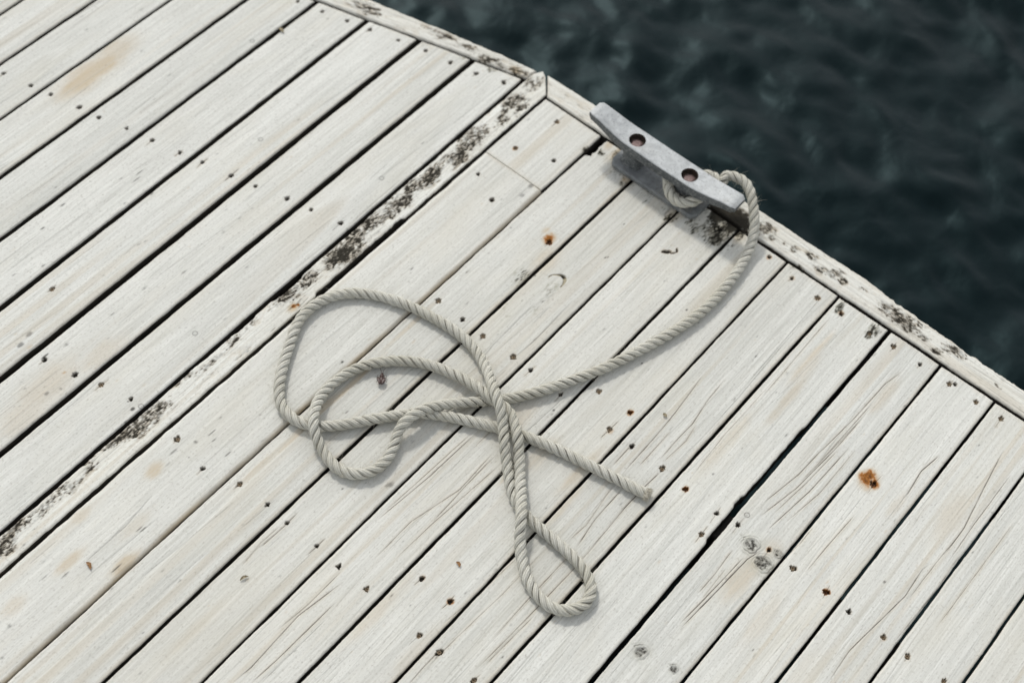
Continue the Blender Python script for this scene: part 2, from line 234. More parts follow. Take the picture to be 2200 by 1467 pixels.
def wood_material(name, pale=(0.64, 0.64, 0.592), dull=(0.365, 0.365, 0.325), brown=(0.27, 0.255, 0.175)):
    k = NT(name)
    oi = k.n('ShaderNodeObjectInfo'); tc = k.n('ShaderNodeTexCoord')
    off = k.n('ShaderNodeVectorMath', operation='ADD'); k.l(tc.outputs['Object'], off.inputs[0])
    cb = k.n('ShaderNodeCombineXYZ'); r20 = k.math('MULTIPLY', oi.outputs['Random'], 37.0)
    k.l(r20, cb.inputs['X']); k.l(r20, cb.inputs['Y']); k.l(cb.outputs['Vector'], off.inputs[1])
    vec = off.outputs['Vector']
    fine = k.noise(vec, 1.0, 5, 0.66, 0.15, (430, 13, 200))
    mid = k.noise(vec, 1.0, 4, 0.6, 0.3, (150, 5, 60))
    blot = k.noise(vec, 9.0, 5, 0.6)
    grit = k.noise(vec, 1.0, 4, 0.68, 0.0, (420, 210, 300))
    tone = k.attr('tone')
    f = k.math('ADD', k.math('MULTIPLY', tone, 0.54), k.math('MULTIPLY', k.rng(fine, 0.34, 0.64, 0, 1), 0.42))
    f = k.math('ADD', f, k.math('MULTIPLY', k.rng(mid, 0.34, 0.66, 0, 1), 0.20))
    col = k.mix(f, dull, pale)
    col = k.mix(k.math('MULTIPLY', k.rng(blot, 0.45, 0.75, 0, 1), 0.18), col, (0.47, 0.465, 0.43))
    col = k.mix(k.math('MULTIPLY', k.rng(grit, 0.54, 0.70, 0, 1), 0.68), col, (0.30, 0.285, 0.25))
    warm = k.noise(vec, 1.0, 4, 0.6, 0.4, (14, 3.2, 10))
    col = k.mix(k.math('MULTIPLY', k.rng(warm, 0.5, 0.75, 0, 1), 0.30), col, (0.545, 0.505, 0.395))
    col = k.mix(k.math('MULTIPLY', k.rng(oi.outputs['Random'], 0.0, 1.0, 0.0, 1.0), 0.16), col, (0.50, 0.47, 0.39))
    col = k.mix(k.math('MULTIPLY', k.attr('tan'), k.rng(fine, 0.25, 0.7, 0.55, 0.95)), col, (0.43, 0.33, 0.195))
    col = k.mix(k.math('MULTIPLY', k.attr('green'), 0.8), col, brown)
    rn = k.noise(vec, 160.0, 4, 0.65)
    rf_ = k.math('MULTIPLY', k.attr('rust'), k.rng(rn, 0.3, 0.7, 0.35, 1.15))
    rr_ = k.n('ShaderNodeValToRGB'); k.l(rf_, rr_.inputs['Fac']); cr = rr_.color_ramp
    cr.elements[0].position = 0.0; cr.elements[0].color = (0.46, 0.29, 0.12, 1); cr.elements[1].position = 1.0; cr.elements[1].color = (0.085, 0.032, 0.010, 1)
    e_ = cr.elements.new(0.45); e_.color = (0.30, 0.118, 0.024, 1)
    col = k.mix(k.math('MINIMUM', k.math('MULTIPLY', rf_, 2.0), 1.0), col, rr_.outputs['Color'])
    col = k.mix(k.math('MULTIPLY', k.attr('mould'), k.rng(grit, 0.3, 0.65, 1.0, 0.95)), col, (0.024, 0.022, 0.017))
    col = k.mix(k.attr('crack'), col, (0.020, 0.017, 0.014))
    k.l(col, k.b.inputs['Base Color'])
    k.b.inputs['Roughness'].default_value = 0.82
    k.l(k.rng(k.math('MAXIMUM', k.attr('mould'), k.attr('crack')), 0, .8, .16, .02), k.b.inputs['Specular IOR Level'])
    h = k.math('ADD', k.math('MULTIPLY', fine, 0.55), k.math('MULTIPLY', grit, 0.25))
    bp = k.n('ShaderNodeBump'); bp.inputs['Strength'].default_value = 0.55; bp.inputs['Distance'].default_value = 0.0007
    k.l(h, bp.inputs['Height']); k.l(bp.outputs['Normal'], k.b.inputs['Normal'])
    return k.m
M_wood = wood_material('weathered_wood')
M_edge = wood_material('weathered_edge_wood', (0.68, 0.685, 0.635), (0.44, 0.41, 0.34), (0.29, 0.225, 0.14))

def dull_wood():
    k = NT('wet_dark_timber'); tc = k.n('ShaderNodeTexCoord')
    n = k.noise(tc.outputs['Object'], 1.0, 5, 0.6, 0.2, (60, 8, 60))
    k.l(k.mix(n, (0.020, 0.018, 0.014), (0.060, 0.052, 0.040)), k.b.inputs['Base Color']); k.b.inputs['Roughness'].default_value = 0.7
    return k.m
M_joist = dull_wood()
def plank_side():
    k = NT('gap_shade_plank_side'); tc = k.n('ShaderNodeTexCoord')  # dirty sides, blackened further so the gaps carry shade in their colour
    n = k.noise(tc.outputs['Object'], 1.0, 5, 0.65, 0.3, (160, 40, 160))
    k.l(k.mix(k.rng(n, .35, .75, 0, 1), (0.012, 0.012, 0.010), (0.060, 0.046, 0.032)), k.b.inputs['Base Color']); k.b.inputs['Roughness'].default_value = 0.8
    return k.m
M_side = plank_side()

def rope_material():
    k = NT('rope_fibre'); uv = k.n('ShaderNodeUVMap', uv_map='UVMap').outputs['UV']; tc = k.n('ShaderNodeTexCoord')
    sp = k.n('ShaderNodeSeparateXYZ'); k.l(uv, sp.inputs['Vector'])
    ph = k.math('ADD', k.math('MULTIPLY', sp.outputs['X'], 8.0), k.math('MULTIPLY', sp.outputs['Y'], 62.0))
    yarn = k.math('ABSOLUTE', k.math('SINE', k.math('MULTIPLY', ph, math.pi)))
    fib = k.noise(uv, 1.0, 4, 0.65, 0.3, (36, 260, 1))
    big = k.noise(tc.outputs['Object'], 11.0, 5, 0.65)
    grit = k.noise(tc.outputs['Object'], 420.0, 3, 0.6)
    col = k.mix(k.rng(fib, 0.3, 0.7, 0, 1), (0.39, 0.38, 0.32), (0.65, 0.64, 0.575))
    col = k.mix(k.math('MULTIPLY', k.rng(big, 0.40, 0.66, 0, 1), 0.75), col, (0.40, 0.385, 0.315))
    col = k.mix(k.math('MULTIPLY', k.rng(yarn, 0.0, 0.45, 1, 0), 0.55), col, (0.20, 0.175, 0.12))
    col = k.mix(k.math('MULTIPLY', k.rng(grit, 0.6, 0.8, 0, 1), 0.35), col, (0.16, 0.135, 0.085))
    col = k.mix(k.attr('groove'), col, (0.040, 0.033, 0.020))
    k.l(col, k.b.inputs['Base Color']); k.b.inputs['Roughness'].default_value = 0.9; k.b.inputs['Specular IOR Level'].default_value = 0.15
    bp = k.n('ShaderNodeBump'); bp.inputs['Strength'].default_value = 0.8; bp.inputs['Distance'].default_value = 0.0009
    k.l(k.math('ADD', k.math('MULTIPLY', yarn, 0.7), k.math('MULTIPLY', fib, 0.6)), bp.inputs['Height']); k.l(bp.outputs['Normal'], k.b.inputs['Normal'])
    return k.m
M_rope = rope_material()

def metal_material(name, c1, c2, c3):
    k = NT(name); tc = k.n('ShaderNodeTexCoord'); o = tc.outputs['Object']
    a = k.noise(o, 75.0, 6, 0.72); b = k.noise(o, 300.0, 4, 0.7); c = k.noise(o, 24.0, 3, 0.6, 0.4)
    col = k.mix(k.rng(a, 0.35, 0.65, 0, 1), c1, c2)
    col = k.mix(k.math('MULTIPLY', k.rng(b, 0.50, 0.70, 0, 1), 0.8), col, c3)
    col = k.mix(k.math('MULTIPLY', k.rng(c, 0.55, 0.75, 0, 1), 0.35), col, (0.24, 0.225, 0.185))
    k.l(col, k.b.inputs['Base Color']); k.b.inputs['Metallic'].default_value = 0.35
    k.l(k.rng(a, 0.3, 0.7, 0.55, 0.78), k.b.inputs['Roughness'])
    bp = k.n('ShaderNodeBump'); bp.inputs['Strength'].default_value = 0.5; bp.inputs['Distance'].default_value = 0.0008
    k.l(k.math('ADD', a, k.math('MULTIPLY', b, 0.5)), bp.inputs['Height']); k.l(bp.outputs['Normal'], k.b.inputs['Normal'])
    return k.m
M_metal = metal_material('lit_worn_metal', (0.30, 0.312, 0.31), (0.50, 0.515, 0.51), (0.15, 0.155, 0.15))  # worn bar top, painted lighter as the lit face
M_cast = metal_material('shaded_cast_metal', (0.055, 0.062, 0.065), (0.115, 0.122, 0.122), (0.30, 0.31, 0.30))  # same casting, tarnish darkened to paint shade on sides and legs

def speck_material(name, c1, c2, scale=300.0, rough=0.7, metallic=0.0):
    k = NT(name); tc = k.n('ShaderNodeTexCoord')
    n = k.noise(tc.outputs['Object'], scale, 4, 0.65)
    k.l(k.mix(k.rng(n, 0.35, 0.65, 0, 1), c1, c2), k.b.inputs['Base Color']); k.b.inputs['Roughness'].default_value = rough; k.b.inputs['Metallic'].default_value = metallic
    bp = k.n('ShaderNodeBump'); bp.inputs['Strength'].default_value = 0.4; bp.inputs['Distance'].default_value = 0.0004
    k.l(n, bp.inputs['Height']); k.l(bp.outputs['Normal'], k.b.inputs['Normal'])
    return k.m
M_bolt = speck_material('corroded_bolt_head', (0.12, 0.078, 0.072), (0.26, 0.18, 0.165), 260, 0.6, 0.3)
M_hole = speck_material('dark_recess_lining', (0.012, 0.010, 0.009), (0.06, 0.035, 0.02), 200, 0.8)  # near-black to dark brown inside the bolt recesses
M_sdark = speck_material('dark_screw_head', (0.010, 0.009, 0.007), (0.040, 0.030, 0.020), 500, 0.6, 0.3)
M_sgold = speck_material('tarnished_screw_head', (0.06, 0.045, 0.028), (0.30, 0.225, 0.14), 500, 0.5, 0.4)
M_srust = speck_material('rusted_screw_head', (0.05, 0.022, 0.010), (0.17, 0.07, 0.02), 500, 0.8)
M_bug = speck_material('dark_brown_chitin', (0.018, 0.008, 0.006), (0.075, 0.032, 0.022), 700, 0.45)
M_bugw = speck_material('pale_insect_wing', (0.35, 0.32, 0.28), (0.55, 0.52, 0.47), 700, 0.6)
M_bark = speck_material('dry_curled_bark', (0.15, 0.12, 0.07), (0.36, 0.31, 0.20), 400, 0.85)
M_leaf = speck_material('dry_brown_leaf', (0.14, 0.065, 0.02), (0.36, 0.20, 0.075), 400, 0.7)
M_rot = speck_material('dark_rotten_leaf', (0.012, 0.010, 0.006), (0.060, 0.048, 0.022), 300, 0.8)

def water_material():
    k = NT('dark_sea_water'); tc = k.n('ShaderNodeTexCoord'); o = tc.outputs['Object']
    k.b.inputs['Base Color'].default_value = (0.0020, 0.0052, 0.0058, 1)
    k.b.inputs['Roughness'].default_value = 0.44; k.b.inputs['Specular IOR Level'].default_value = 0.23; k.b.inputs['Specular Tint'].default_value = (0.55, 0.93, 1.0, 1); k.b.inputs['IOR'].default_value = 1.333
    n1 = k.noise(o, 9.0, 4, 0.6, 0.6); n2 = k.noise(o, 34.0, 3, 0.55, 0.4)
    bp = k.n('ShaderNodeBump'); bp.inputs['Strength'].default_value = 1.0; bp.inputs['Distance'].default_value = 0.0045
    k.l(k.math('ADD', n1, k.math('MULTIPLY', n2, 0.15)), bp.inputs['Height']); k.l(bp.outputs['Normal'], k.b.inputs['Normal'])
    return k.m
M_water = water_material()

# ------------------------------------------------------------------ water: one sheet to the horizon, dense ripples near the dock
WZ = -0.62
def axis(lo, hi, step, far):
    a = list(np.arange(lo, hi, step)); x = a[-1]; s = step
    while x < far: s *= 1.35; x += s; a.append(x)
    x = a[0]; s = step
    while x > -far: s *= 1.35; x -= s; a.insert(0, x)
    return np.array(a)
wx = axis(-2.6, 2.2, 0.015, 600); wy = axis(0.9, 4.6, 0.015, 600)
X, Y = np.meshgrid(wx, wy)
fall = np.exp(-(np.maximum(0, np.hypot(X + 0.2, Y - 2.6) - 4) / 6) ** 2)
Xr = 0.94 * X - 0.34 * Y; Yr = 0.34 * X + 0.94 * Y
wxx = Xr + 0.10 * (fbm(X * 3, Y * 3, 2) - .5); wyy = Yr + 0.10 * (fbm(X * 3 + 9, Y * 3 + 4, 2) - .5)
h1 = fbm(wxx * 8.2, wyy * 10.6, 3, .5) * 2
h2 = fbm(wxx * 17 + 3, wyy * 23 + 8, 2) - .5
Zw = (0.0195 * h1 + 0.0090 * h2 + 0.03 * (fbm(X * 1.2, Y * 1.2, 2) - .5)) * fall
water = obj('water', grid_mesh('water', np.stack([X, Y, Zw], -1)), M_water, loc=(0, 0, WZ)); water['kind'] = 'structure'

# ------------------------------------------------------------------ the dock
dock = thing('dock', 'weathered pale grey timber dock of parallel planks beside dark water', 'dock', (-0.7, 0.6, -0.168))
DO = Vector(dock.location)

FEAT = {}
def T(p): return (p[0] / 10000.0, p[1] / 10000.0)
screws = [(T(p), k) for k in 'dgr' for p in SCREWS[k]]
rings = [T(p) for p in SCREWS['o']]
SCARS = [T((-6895, 10573)), T((-5927, 12214))]
cracks = [(s, np.array([T(p) for p in q])) for s, q in CRACKS]
for k_ in range(11, 23):
    for v_ in (1.305, .907, .495, .083, -.33):
        for d_ in (.022, .070): screws.append(((.1215 + .094 * (k_ - 11) + d_ + .003 * math.sin(k_ * 7.1 + v_ * 13 + d_ * 90), v_ + .004 * math.sin(k_ * 3.3 + v_ * 29 + d_ * 50)), 'dg'[(k_ * 5 + int(v_ * 10)) % 2]))
used = set()

def screw_mesh(name, mat, seed):
    r_ = random.Random(seed); bm = bmesh.new(); n = 14; prof = [(0.0029, -0.0006), (0.0027, 0.0), (0.0020, 0.0001), (0.0011, -0.0005)]
    ringsv = []
    for r, z in prof:
        ringsv.append([bm.verts.new((r * math.cos(2 * math.pi * i / n) * (1 + (0.35 if (r < .0012 and i % 4 < 2) else 0)), r * math.sin(2 * math.pi * i / n) * (1 + (0.35 if (r < .0012 and i % 4 < 2) else 0)), z + r_.uniform(-.0001, .0001))) for i in range(n)])
    for a, b in zip(ringsv[:-1], ringsv[1:]):
        for i in range(n): bm.faces.new((a[i], a[(i + 1) % n], b[(i + 1) % n], b[i]))
    lowv = [bm.verts.new((0.0006 * math.cos(2 * math.pi * i / n), 0.0006 * math.sin(2 * math.pi * i / n), -0.0016)) for i in range(n)]
    for i in range(n): bm.faces.new((ringsv[-1][i], ringsv[-1][(i + 1) % n], lowv[(i + 1) % n], lowv[i]))
    bm.faces.new(lowv)
    me = bm_mesh(name, bm); me.materials.append(mat); return me
SCREW_ME = {'d': screw_mesh('screw_dark', M_sdark, 1), 'g': screw_mesh('screw_tarnished', M_sgold, 2), 'r': screw_mesh('screw_rusted', M_srust, 3)}

plank_id = [0]
def plank(name, O, ang, EL, ER, l0, l1, end0=None, end1=None, vis=(-9, 9), thick=0.028, mat=None, edge_r=0.0025, cup=0.0006, wob=0.0005,
          notches=(), nail=True, rough=0.0, flat=0.0, tilt=0.0, dz=0.0, tanedge=(0, 0), base_tone=0.0, colstep=0.0010, rowstep=0.0034, end_k=1.0, rag=(), cracky=1.0):
    """One board. Local x = across (a), local y = along (l); EL/ER give the edges as functions of l; O/ang place it on the deck."""
    plank_id[0] += 1; pid = plank_id[0]; sd = pid * 13.37
    rr = np.random.RandomState(100 + pid)
    ca, sa = math.cos(ang), math.sin(ang)
    def loc(p): x, y = p[0] - O[0], p[1] - O[1]; return (x * ca + y * sa, -x * sa + y * ca)
    e0 = end0 or (lambda a: a * 0); e1 = end1 or (lambda a: a * 0)
    inside = lambda a, l, m=0.0: (l0 - .02 <= l <= l1 + .02) and (float(EL(np.array(l))) - m <= a <= float(ER(np.array(l))) + m)
    hs = []
    if nail:
        for i, (p, k) in enumerate(screws):
            if i in used: continue
            a, l = loc(p)
            if inside(a, l): hs.append((a, l, k)); used.add(i)
    # rows
    va, vb = max(l0, vis[0]), min(l1, vis[1])
    ls = list(np.arange(va, vb, rowstep)) if vb > va else []
    for (p, r) in KNOTS:
        a, l = loc(T(p))
        if inside(a, l, .02): ls += list(np.arange(l - 2.2 * r / 1000, l + 2.2 * r / 1000, .0011))
    for p, r in [(T(p), .006) for p, al, ac, s in RUST if al >= 9] + [(p, .004) for p in rings] + [(p, .014) for p in SCARS]:
        a, l = loc(p)
        if inside(a, l): ls += list(np.arange(l - 1.6 * r, l + 1.6 * r, .0012))
    ls += list(np.arange(l0, l1, 0.03)) + [l1]
    for d in (0.0004, 0.001, 0.002, 0.0035): ls += [l0 + d, l1 - d]
    for a, l, k in hs: ls += list(np.arange(l - 0.0075, l + 0.0076, 0.0010))
    for (nl0, nl1, dep, side) in notches: ls += list(np.arange(nl0 - .006, nl1 + .006, 0.0015))
    ls = np.unique(np.round(np.clip(np.array(ls), l0, l1), 4))
    keep = [0]
    for i in range(1, len(ls)):
        if ls[i] - ls[keep[-1]] >= 0.00065 or i == len(ls) - 1: keep.append(i)
    ls = ls[keep]
    w0 = float(ER(np.array((l0 + l1) / 2)) - EL(np.array((l0 + l1) / 2)))
    ed = [0, 0.00025, 0.0007, 0.0014, 0.0024]
    inner = np.linspace(0.0035, w0 - 0.0035, max(4, int((w0 - 0.007) / colstep)))
    ts = np.array(ed + list(inner) + [w0 - e for e in reversed(ed)]) / w0
    Lg, Tg = np.meshgrid(ls, ts, indexing='ij')
    el = EL(Lg); er = ER(Lg)
    wl = wob * (fbm(Lg * 28, Lg * 0 + sd, 3) - .5) * 3 + wob * (noise2(Lg * 210, Lg * 0 + sd + 5) - .5)
    wr = wob * (fbm(Lg * 28, Lg * 0 + sd + 50, 3) - .5) * 3 + wob * (noise2(Lg * 210, Lg * 0 + sd + 55) - .5)
    for (nl0, nl1, dep, side) in notches:
        nn = sstep(nl0 - .004, nl0 + .004, Lg) * (1 - sstep(nl1 - .004, nl1 + .004, Lg)) * dep * (0.75 + .5 * noise2(Lg * 160, Lg * 0 + sd))
        if side < 0: wl = wl + nn
        else: wr = wr - nn
    for (nl0, nl1, dep, side) in rag:
        nn = sstep(nl0, nl0 + .04, Lg) * (1 - sstep(nl1 - .04, nl1, Lg)) * dep * np.clip(fbm(Lg * 70, Lg * 0 + sd, 3, .7) * 2 - .6, 0, 2)
        if side < 0: wl = wl + nn
        else: wr = wr - nn
    el = el + wl; er = er + wr
    A = el + (er - el) * Tg
    # sheared ends
    bl = np.clip((Lg - (l1 - 0.12)) / 0.12, 0, 1); b0 = np.clip(((l0 + 0.12) - Lg) / 0.12, 0, 1)
    LL = Lg + e1(A) * bl + e0(A) * b0
    LL = LL + (0.0008 * (noise2(A * 400, A * 0 + sd) - .5) * sstep(0.98, 1, bl))
    dl = A - el; dr = er - A; de = np.minimum(l1 - Lg, Lg - l0)
    dd = np.minimum(np.minimum(dl, dr), de * end_k)
    Z = np.zeros_like(A) + dz
    t2 = (2 * Tg - 1)
    Z += -cup * t2 ** 2 + tilt * t2 + 0.0008 * (fbm(Lg * 2.2, Lg * 0 + sd, 2) - .5)
    # grain coordinate
    W = A + 0.010 * (noise2(LL * 1.6 + sd, A * 0 + 3) - .5) + 0.0028 * (noise2(LL * 7 + sd, A * 40) - .5)
    if flat:
        uc = (float(el.mean()) + float(er.mean())) / 2 + rr.uniform(-.02, .02); lc = rr.uniform(l0, l1)
        W = np.sqrt((W - uc) ** 2 + (flat * (LL - lc)) ** 2)
    kn_dark = np.zeros_like(A); kn_ring = np.zeros_like(A); kn_h = np.zeros_like(A); green_k = np.zeros_like(A)
    for (p, r) in KNOTS:
        a, l = loc(T(p))
        if not inside(a, l, .02): continue
        r = r / 1000.0; q = np.hypot((A - a), (LL - l) / 1.12)
        W = W + 0.9 * (A - a) * -np.exp(-((A - a) / (2.2 * r)) ** 2 - ((LL - l) / (3.6 * r)) ** 2)
        jag = 1 + .26 * (fbm(np.arctan2(LL - l, A - a) * 1.6 + 9, A * 0 + sd, 2) - .5) * 2
        qn = q * jag / r; thk = np.arctan2(LL - l, A - a)
        inn = 1 - sstep(.55, .92, qn + .5 * (fbm(A * 240 + LL * 90, LL * 240 - A * 90 + sd, 3, .6) - .5))
        radial = noise2(thk * 5.5 + 30, q * 120)
        mot = fbm(A * 330 + LL * 130 + sd, LL * 330 - A * 130, 4, .65)
        kn_dark = np.maximum(kn_dark, inn * np.clip(.66 + 3.0 * (mot - .5) * (.5 + .5 * radial), .10, .96))
        arc = sstep(.30, .6, noise2(thk * .9 + 3 + sd, A * 0 + l * 31))
        kn_ring = np.maximum(kn_ring, np.exp(-((qn - 1.04) * r / 0.0008) ** 2) * (.05 + .75 * arc))
        kn_ring = np.maximum(kn_ring, .45 * np.exp(-((qn - .80) * r / 0.0007) ** 2) * (1 - arc))
        kn_ring = np.maximum(kn_ring, .25 * np.exp(-((qn - 1.42) * r / 0.0008) ** 2) * arc)
        green_k = np.maximum(green_k, .5 * np.exp(-(qn / 1.5) ** 4) * fbm(A * 90, LL * 60 + sd, 3))
        kn_h += -0.0007 * inn + .0007 * np.exp(-((q - r * .9) / (r * .3)) ** 2) - .0008 * np.exp(-((qn - 1.04) * r / 0.0009) ** 2)
    g = 0.55 * noise2(W * 620, LL * 2.5 + sd) + 0.45 * noise2(W * 260 + 7, LL * 1.2 + sd)
    g2 = noise2(W * 115 + 3, LL * 0.8 + sd)
    late = sstep(.58, .82, g2) * (0.5 + .5 * noise2(W * 40, LL * 3 + sd))      # darker latewood stripes
    Z += 0.00030 * (g - .5) + 0.00035 * (g2 - .5) + kn_h
    tone = np.clip(0.74 + base_tone + 0.62 * (g - .5) + .36 * (g2 - .5) - 0.34 * late + 0.55 * (fbm(A * 11 + sd, LL * 3.5, 3) - .5), 0, 1)
    crack = np.zeros_like(A); mould = np.zeros_like(A); tan = np.zeros_like(A); rust = np.zeros_like(A); green = green_k.copy()
    crack = np.maximum(crack, np.clip(kn_dark, 0, 1)); crack = np.maximum(crack, kn_ring * .8)
    # traced cracks
    lines = []
    for s, q in cracks:
        qa = np.array([loc(p) for p in q]); o_ = np.argsort(qa[:, 1]); qa = qa[o_]
        mid = qa[len(qa) // 2]
        if inside(mid[0], mid[1], .004): lines.append((s, qa))
    # extra hairline checks along the grain
    nex = int(cracky * (l1 - l0) * 26)
    for i in range(nex):
        lc = rr.uniform(l0, l1); ln = rr.uniform(.03, .22); ac = rr.uniform(float(el.mean()) + .006, float(er.mean()) - .006)
        dr_ = rr.uniform(-.012, .012)
        lines.append((rr.uniform(.08, .34), np.array([(ac - dr_ * ln * 3, lc - ln / 2), (ac + rr.uniform(-.0006, .0006), lc), (ac + dr_ * ln * 3, lc + ln / 2)])))
    for a, l, k in hs:
        if rr.rand() < .55:
            ln = rr.uniform(.008, .022); lines.append((rr.uniform(.5, .9), np.array([(a + rr.uniform(-.002, .002), l - ln), (a, l), (a + rr.uniform(-.002, .002), l + ln * rr.uniform(.3, 1.1))])))
    for s, qa in lines:
        la, lb = qa[0, 1], qa[-1, 1]
        i0, i1 = np.searchsorted(ls, la), np.searchsorted(ls, lb)
        if i1 - i0 < 2: continue
        sl = slice(i0, i1)
        Ls = LL[sl]; As = A[sl]
        ac = np.interp(Ls, qa[:, 1], qa[:, 0]) + 0.00035 * (fbm(Ls * 30, Ls * 0 + sd + la * 91, 3) - .5) * 2
        tt = np.clip((Ls - la) / (lb - la), 0, 1)
        env = np.clip(np.sin(np.pi * tt) * 2.4, 0, 1) * (0.55 + .6 * noise2(Ls * 60, Ls * 0 + sd + lb * 55))
        half = max(0.00050 + 0.00030 * s, colstep * 1.02)
        m = np.clip(1 - np.abs(As - ac) / half, 0, 1) * np.clip(env, 0, 1)
        crack[sl] = np.maximum(crack[sl], np.clip(m * (.10 + s) * (1.0 if s > .45 else .9), 0, 1))
        Z[sl] -= 0.0011 * min(s, 1) * m
        if s > .55: tan[sl] = np.maximum(tan[sl], .30 * np.exp(-((As - ac) / .003) ** 2) * env)
    # screw holes
    for a, l, k in hs:
        th = np.arctan2(LL - l, A - a); q = np.hypot(A - a, (LL - l) / 1.12)
        R0 = {'d': .0031, 'g': .0036, 'r': .0037}[k] * rr.uniform(.82, 1.12)
        if k == 'r' and any(abs(T(p)[0] - O[0]) < 9 and math.hypot(loc(T(p))[0] - a, loc(T(p))[1] - l) < .003 and s > 1.1 for p, _, _, s in RUST): R0 *= 1.15
        rj = R0 * (1 + .42 * (noise2(th * 2.4 + sd, th * 0 + l * 99) - .5) * 2 + .14 * (noise2(th * 6 + sd, th * 0 + a * 77) - .5) * 2)
        hole = 1 - sstep(rj - .0006, rj + .0006, q)
        Z -= hole * 0.0062
        crack = np.maximum(crack, hole * .96)
        rim = np.exp(-(np.maximum(q - rj, 0) / .0011) ** 2)
        crack = np.maximum(crack, rim * (.45 if k != 'o' else 0) * noise2(th * 5, th * 0 + a * 55))
        (rust if k in 'r' else tan)[:] = np.maximum((rust if k == 'r' else tan), rim * (.7 if k != 'd' else .35))
    for p in rings:
        a, l = loc(p)
        if not inside(a, l): continue
        q = np.hypot(A - a, (LL - l)); crack = np.maximum(crack, .6 * np.exp(-((q - .0036) / .0008) ** 2)); crack = np.maximum(crack, .3 * np.exp(-(q / .0011) ** 2))
    for si, p in enumerate(SCARS):
        a, l = loc(p)
        if not inside(a, l): continue
        x_, y_ = (A - a), (LL - l)
        if si == 0:      # C-shaped scar with a dark open corner
            q = np.hypot(x_, y_); th = np.arctan2(x_ * .64 - y_ * .76, x_ * .76 + y_ * .64)   # zero towards the right of the picture
            vis_ = sstep(-2.9, -2.5, th) * (1 - sstep(.9, 1.3, th)); wv = .0009 + .0026 * np.exp(-((th + .5) / .8) ** 2)
            m_ = vis_ * (1 - sstep(wv * .6, wv, np.abs(q - .0125 + .001 * np.sin(th * 3))))
            tan = np.maximum(tan, .95 * m_); green = np.maximum(green, .8 * m_)
            ed_ = vis_ * np.exp(-((np.abs(q - .0125 + .001 * np.sin(th * 3)) - wv * .8) / .0006) ** 2)
            crack = np.maximum(crack, .75 * ed_ * noise2(th * 3 + 5, th * 0)); Z -= .0012 * m_
            dk = np.exp(-((th + .75) / .35) ** 2) * m_; crack = np.maximum(crack, dk); Z -= .003 * dk
        else:            # torn-out splinter hole
            xr = x_ * .76 + y_ * .64; yr = -x_ * .64 + y_ * .76; nz = fbm(A * 350 + LL * 110, LL * 300 - A * 90, 3, .6) - .5
            b1 = (xr + .006) ** 2 / .0075 ** 2 + (yr + .001) ** 2 / .0034 ** 2; b2 = (yr + .0035 - 14 * np.maximum(xr - .002, 0) ** 2 * 3) ** 2 / .0013 ** 2 + (xr - .006) ** 2 / .006 ** 2
            b3 = (xr - .0108) ** 2 / .0016 ** 2 + (yr - .002) ** 2 / .0045 ** 2
            m_ = 1 - sstep(.7, 1.15, np.minimum(np.minimum(b1, b2), b3) + nz * 1.6)
            crack = np.maximum(crack, .95 * m_); Z -= .0035 * m_
            tan = np.maximum(tan, .7 * (1 - sstep(.8, 2.6, np.minimum(np.minimum(b1, b2), b3) + nz * 2)))
    n1 = fbm(A * 320 + LL * 90 + sd, LL * 190 - A * 120, 4, .66); n2 = fbm(A * 80 + LL * 26 + sd, LL * 38 - A * 34 + 6, 5, .6)
    nn1 = fbm(A * 210 + LL * 60 + sd + 3, LL * 150 - A * 70 + 8, 3, .55)
    for (p, al, ac, s) in MOULD:
        a, l = loc(T(p)); al /= 1000.0; ac /= 1000.0
        if abs(a - (el.mean() + er.mean()) / 2) > .12 or not (l0 - .05 < l < l1 + .05): continue
        env = np.exp(-((LL - l) / al) ** 2 - ((A - a) / ac) ** 2)
        kk = min(1.0, max(.2, 2.0 - s)); s = s * 1.08
        v = env * s * 0.52 + ((n1 - .5) * 2.0 + (n2 - .5) * 1.5) * kk + (.3 if s > 1.5 else 0) * env
        net = (1 - sstep(.05, .30, np.abs(2 * nn1 - 1))) * sstep(.12, .55, env * s * .8 + (n2 - .5) * .9)
        mould = np.maximum(mould, net * .72 * sstep(.06, .25, env * s))
        mould = np.maximum(mould, sstep(.36, .60, v) * sstep(.10, .32, env * s))
        green = np.maximum(green, .62 * sstep(.16, .50, env * s * .62 + (n1 - .5) * 1.2 + (n2 - .5) * 1.5) * sstep(.03, .3, env))
    for (p, al, ac, s) in TAN:
        a, l = loc(T(p)); al /= 1000.0; ac /= 1000.0
        env = np.exp(-((LL - l + .012 * (g - .5)) / al) ** 2 - ((A - a) / ac) ** 2)
        tan = np.maximum(tan, np.clip(sstep(.05, .9, env * (.45 + 1.1 * n2)) * s * (.55 + .7 * g), 0, 1) * .95)
    for (p, al, ac, s) in RUST:
        a, l = loc(T(p)); al /= 1000.0; ac /= 1000.0
        env = np.exp(-((LL - l) / al) ** 2 - ((A - a) / ac) ** 2)
        rust = np.maximum(rust, sstep(.12, 1.15, env * s + (n2 - .5) * 1.3 * sstep(0, .4, env)) * sstep(.03, .35, env))
        tan = np.maximum(tan, .5 * sstep(.02, .5, env * s))
    for (p, al, ac, s) in FLECKS:
        a, l = loc(T(p)); al /= 1000.0; ac /= 1000.0
        if not inside(a, l): continue
        env = np.exp(-((LL - l) / al) ** 2 - ((A - a) / max(ac, .0009)) ** 2)
        crack = np.maximum(crack, s * sstep(.25, .7, env + (n1 - .5) * .5 * env))
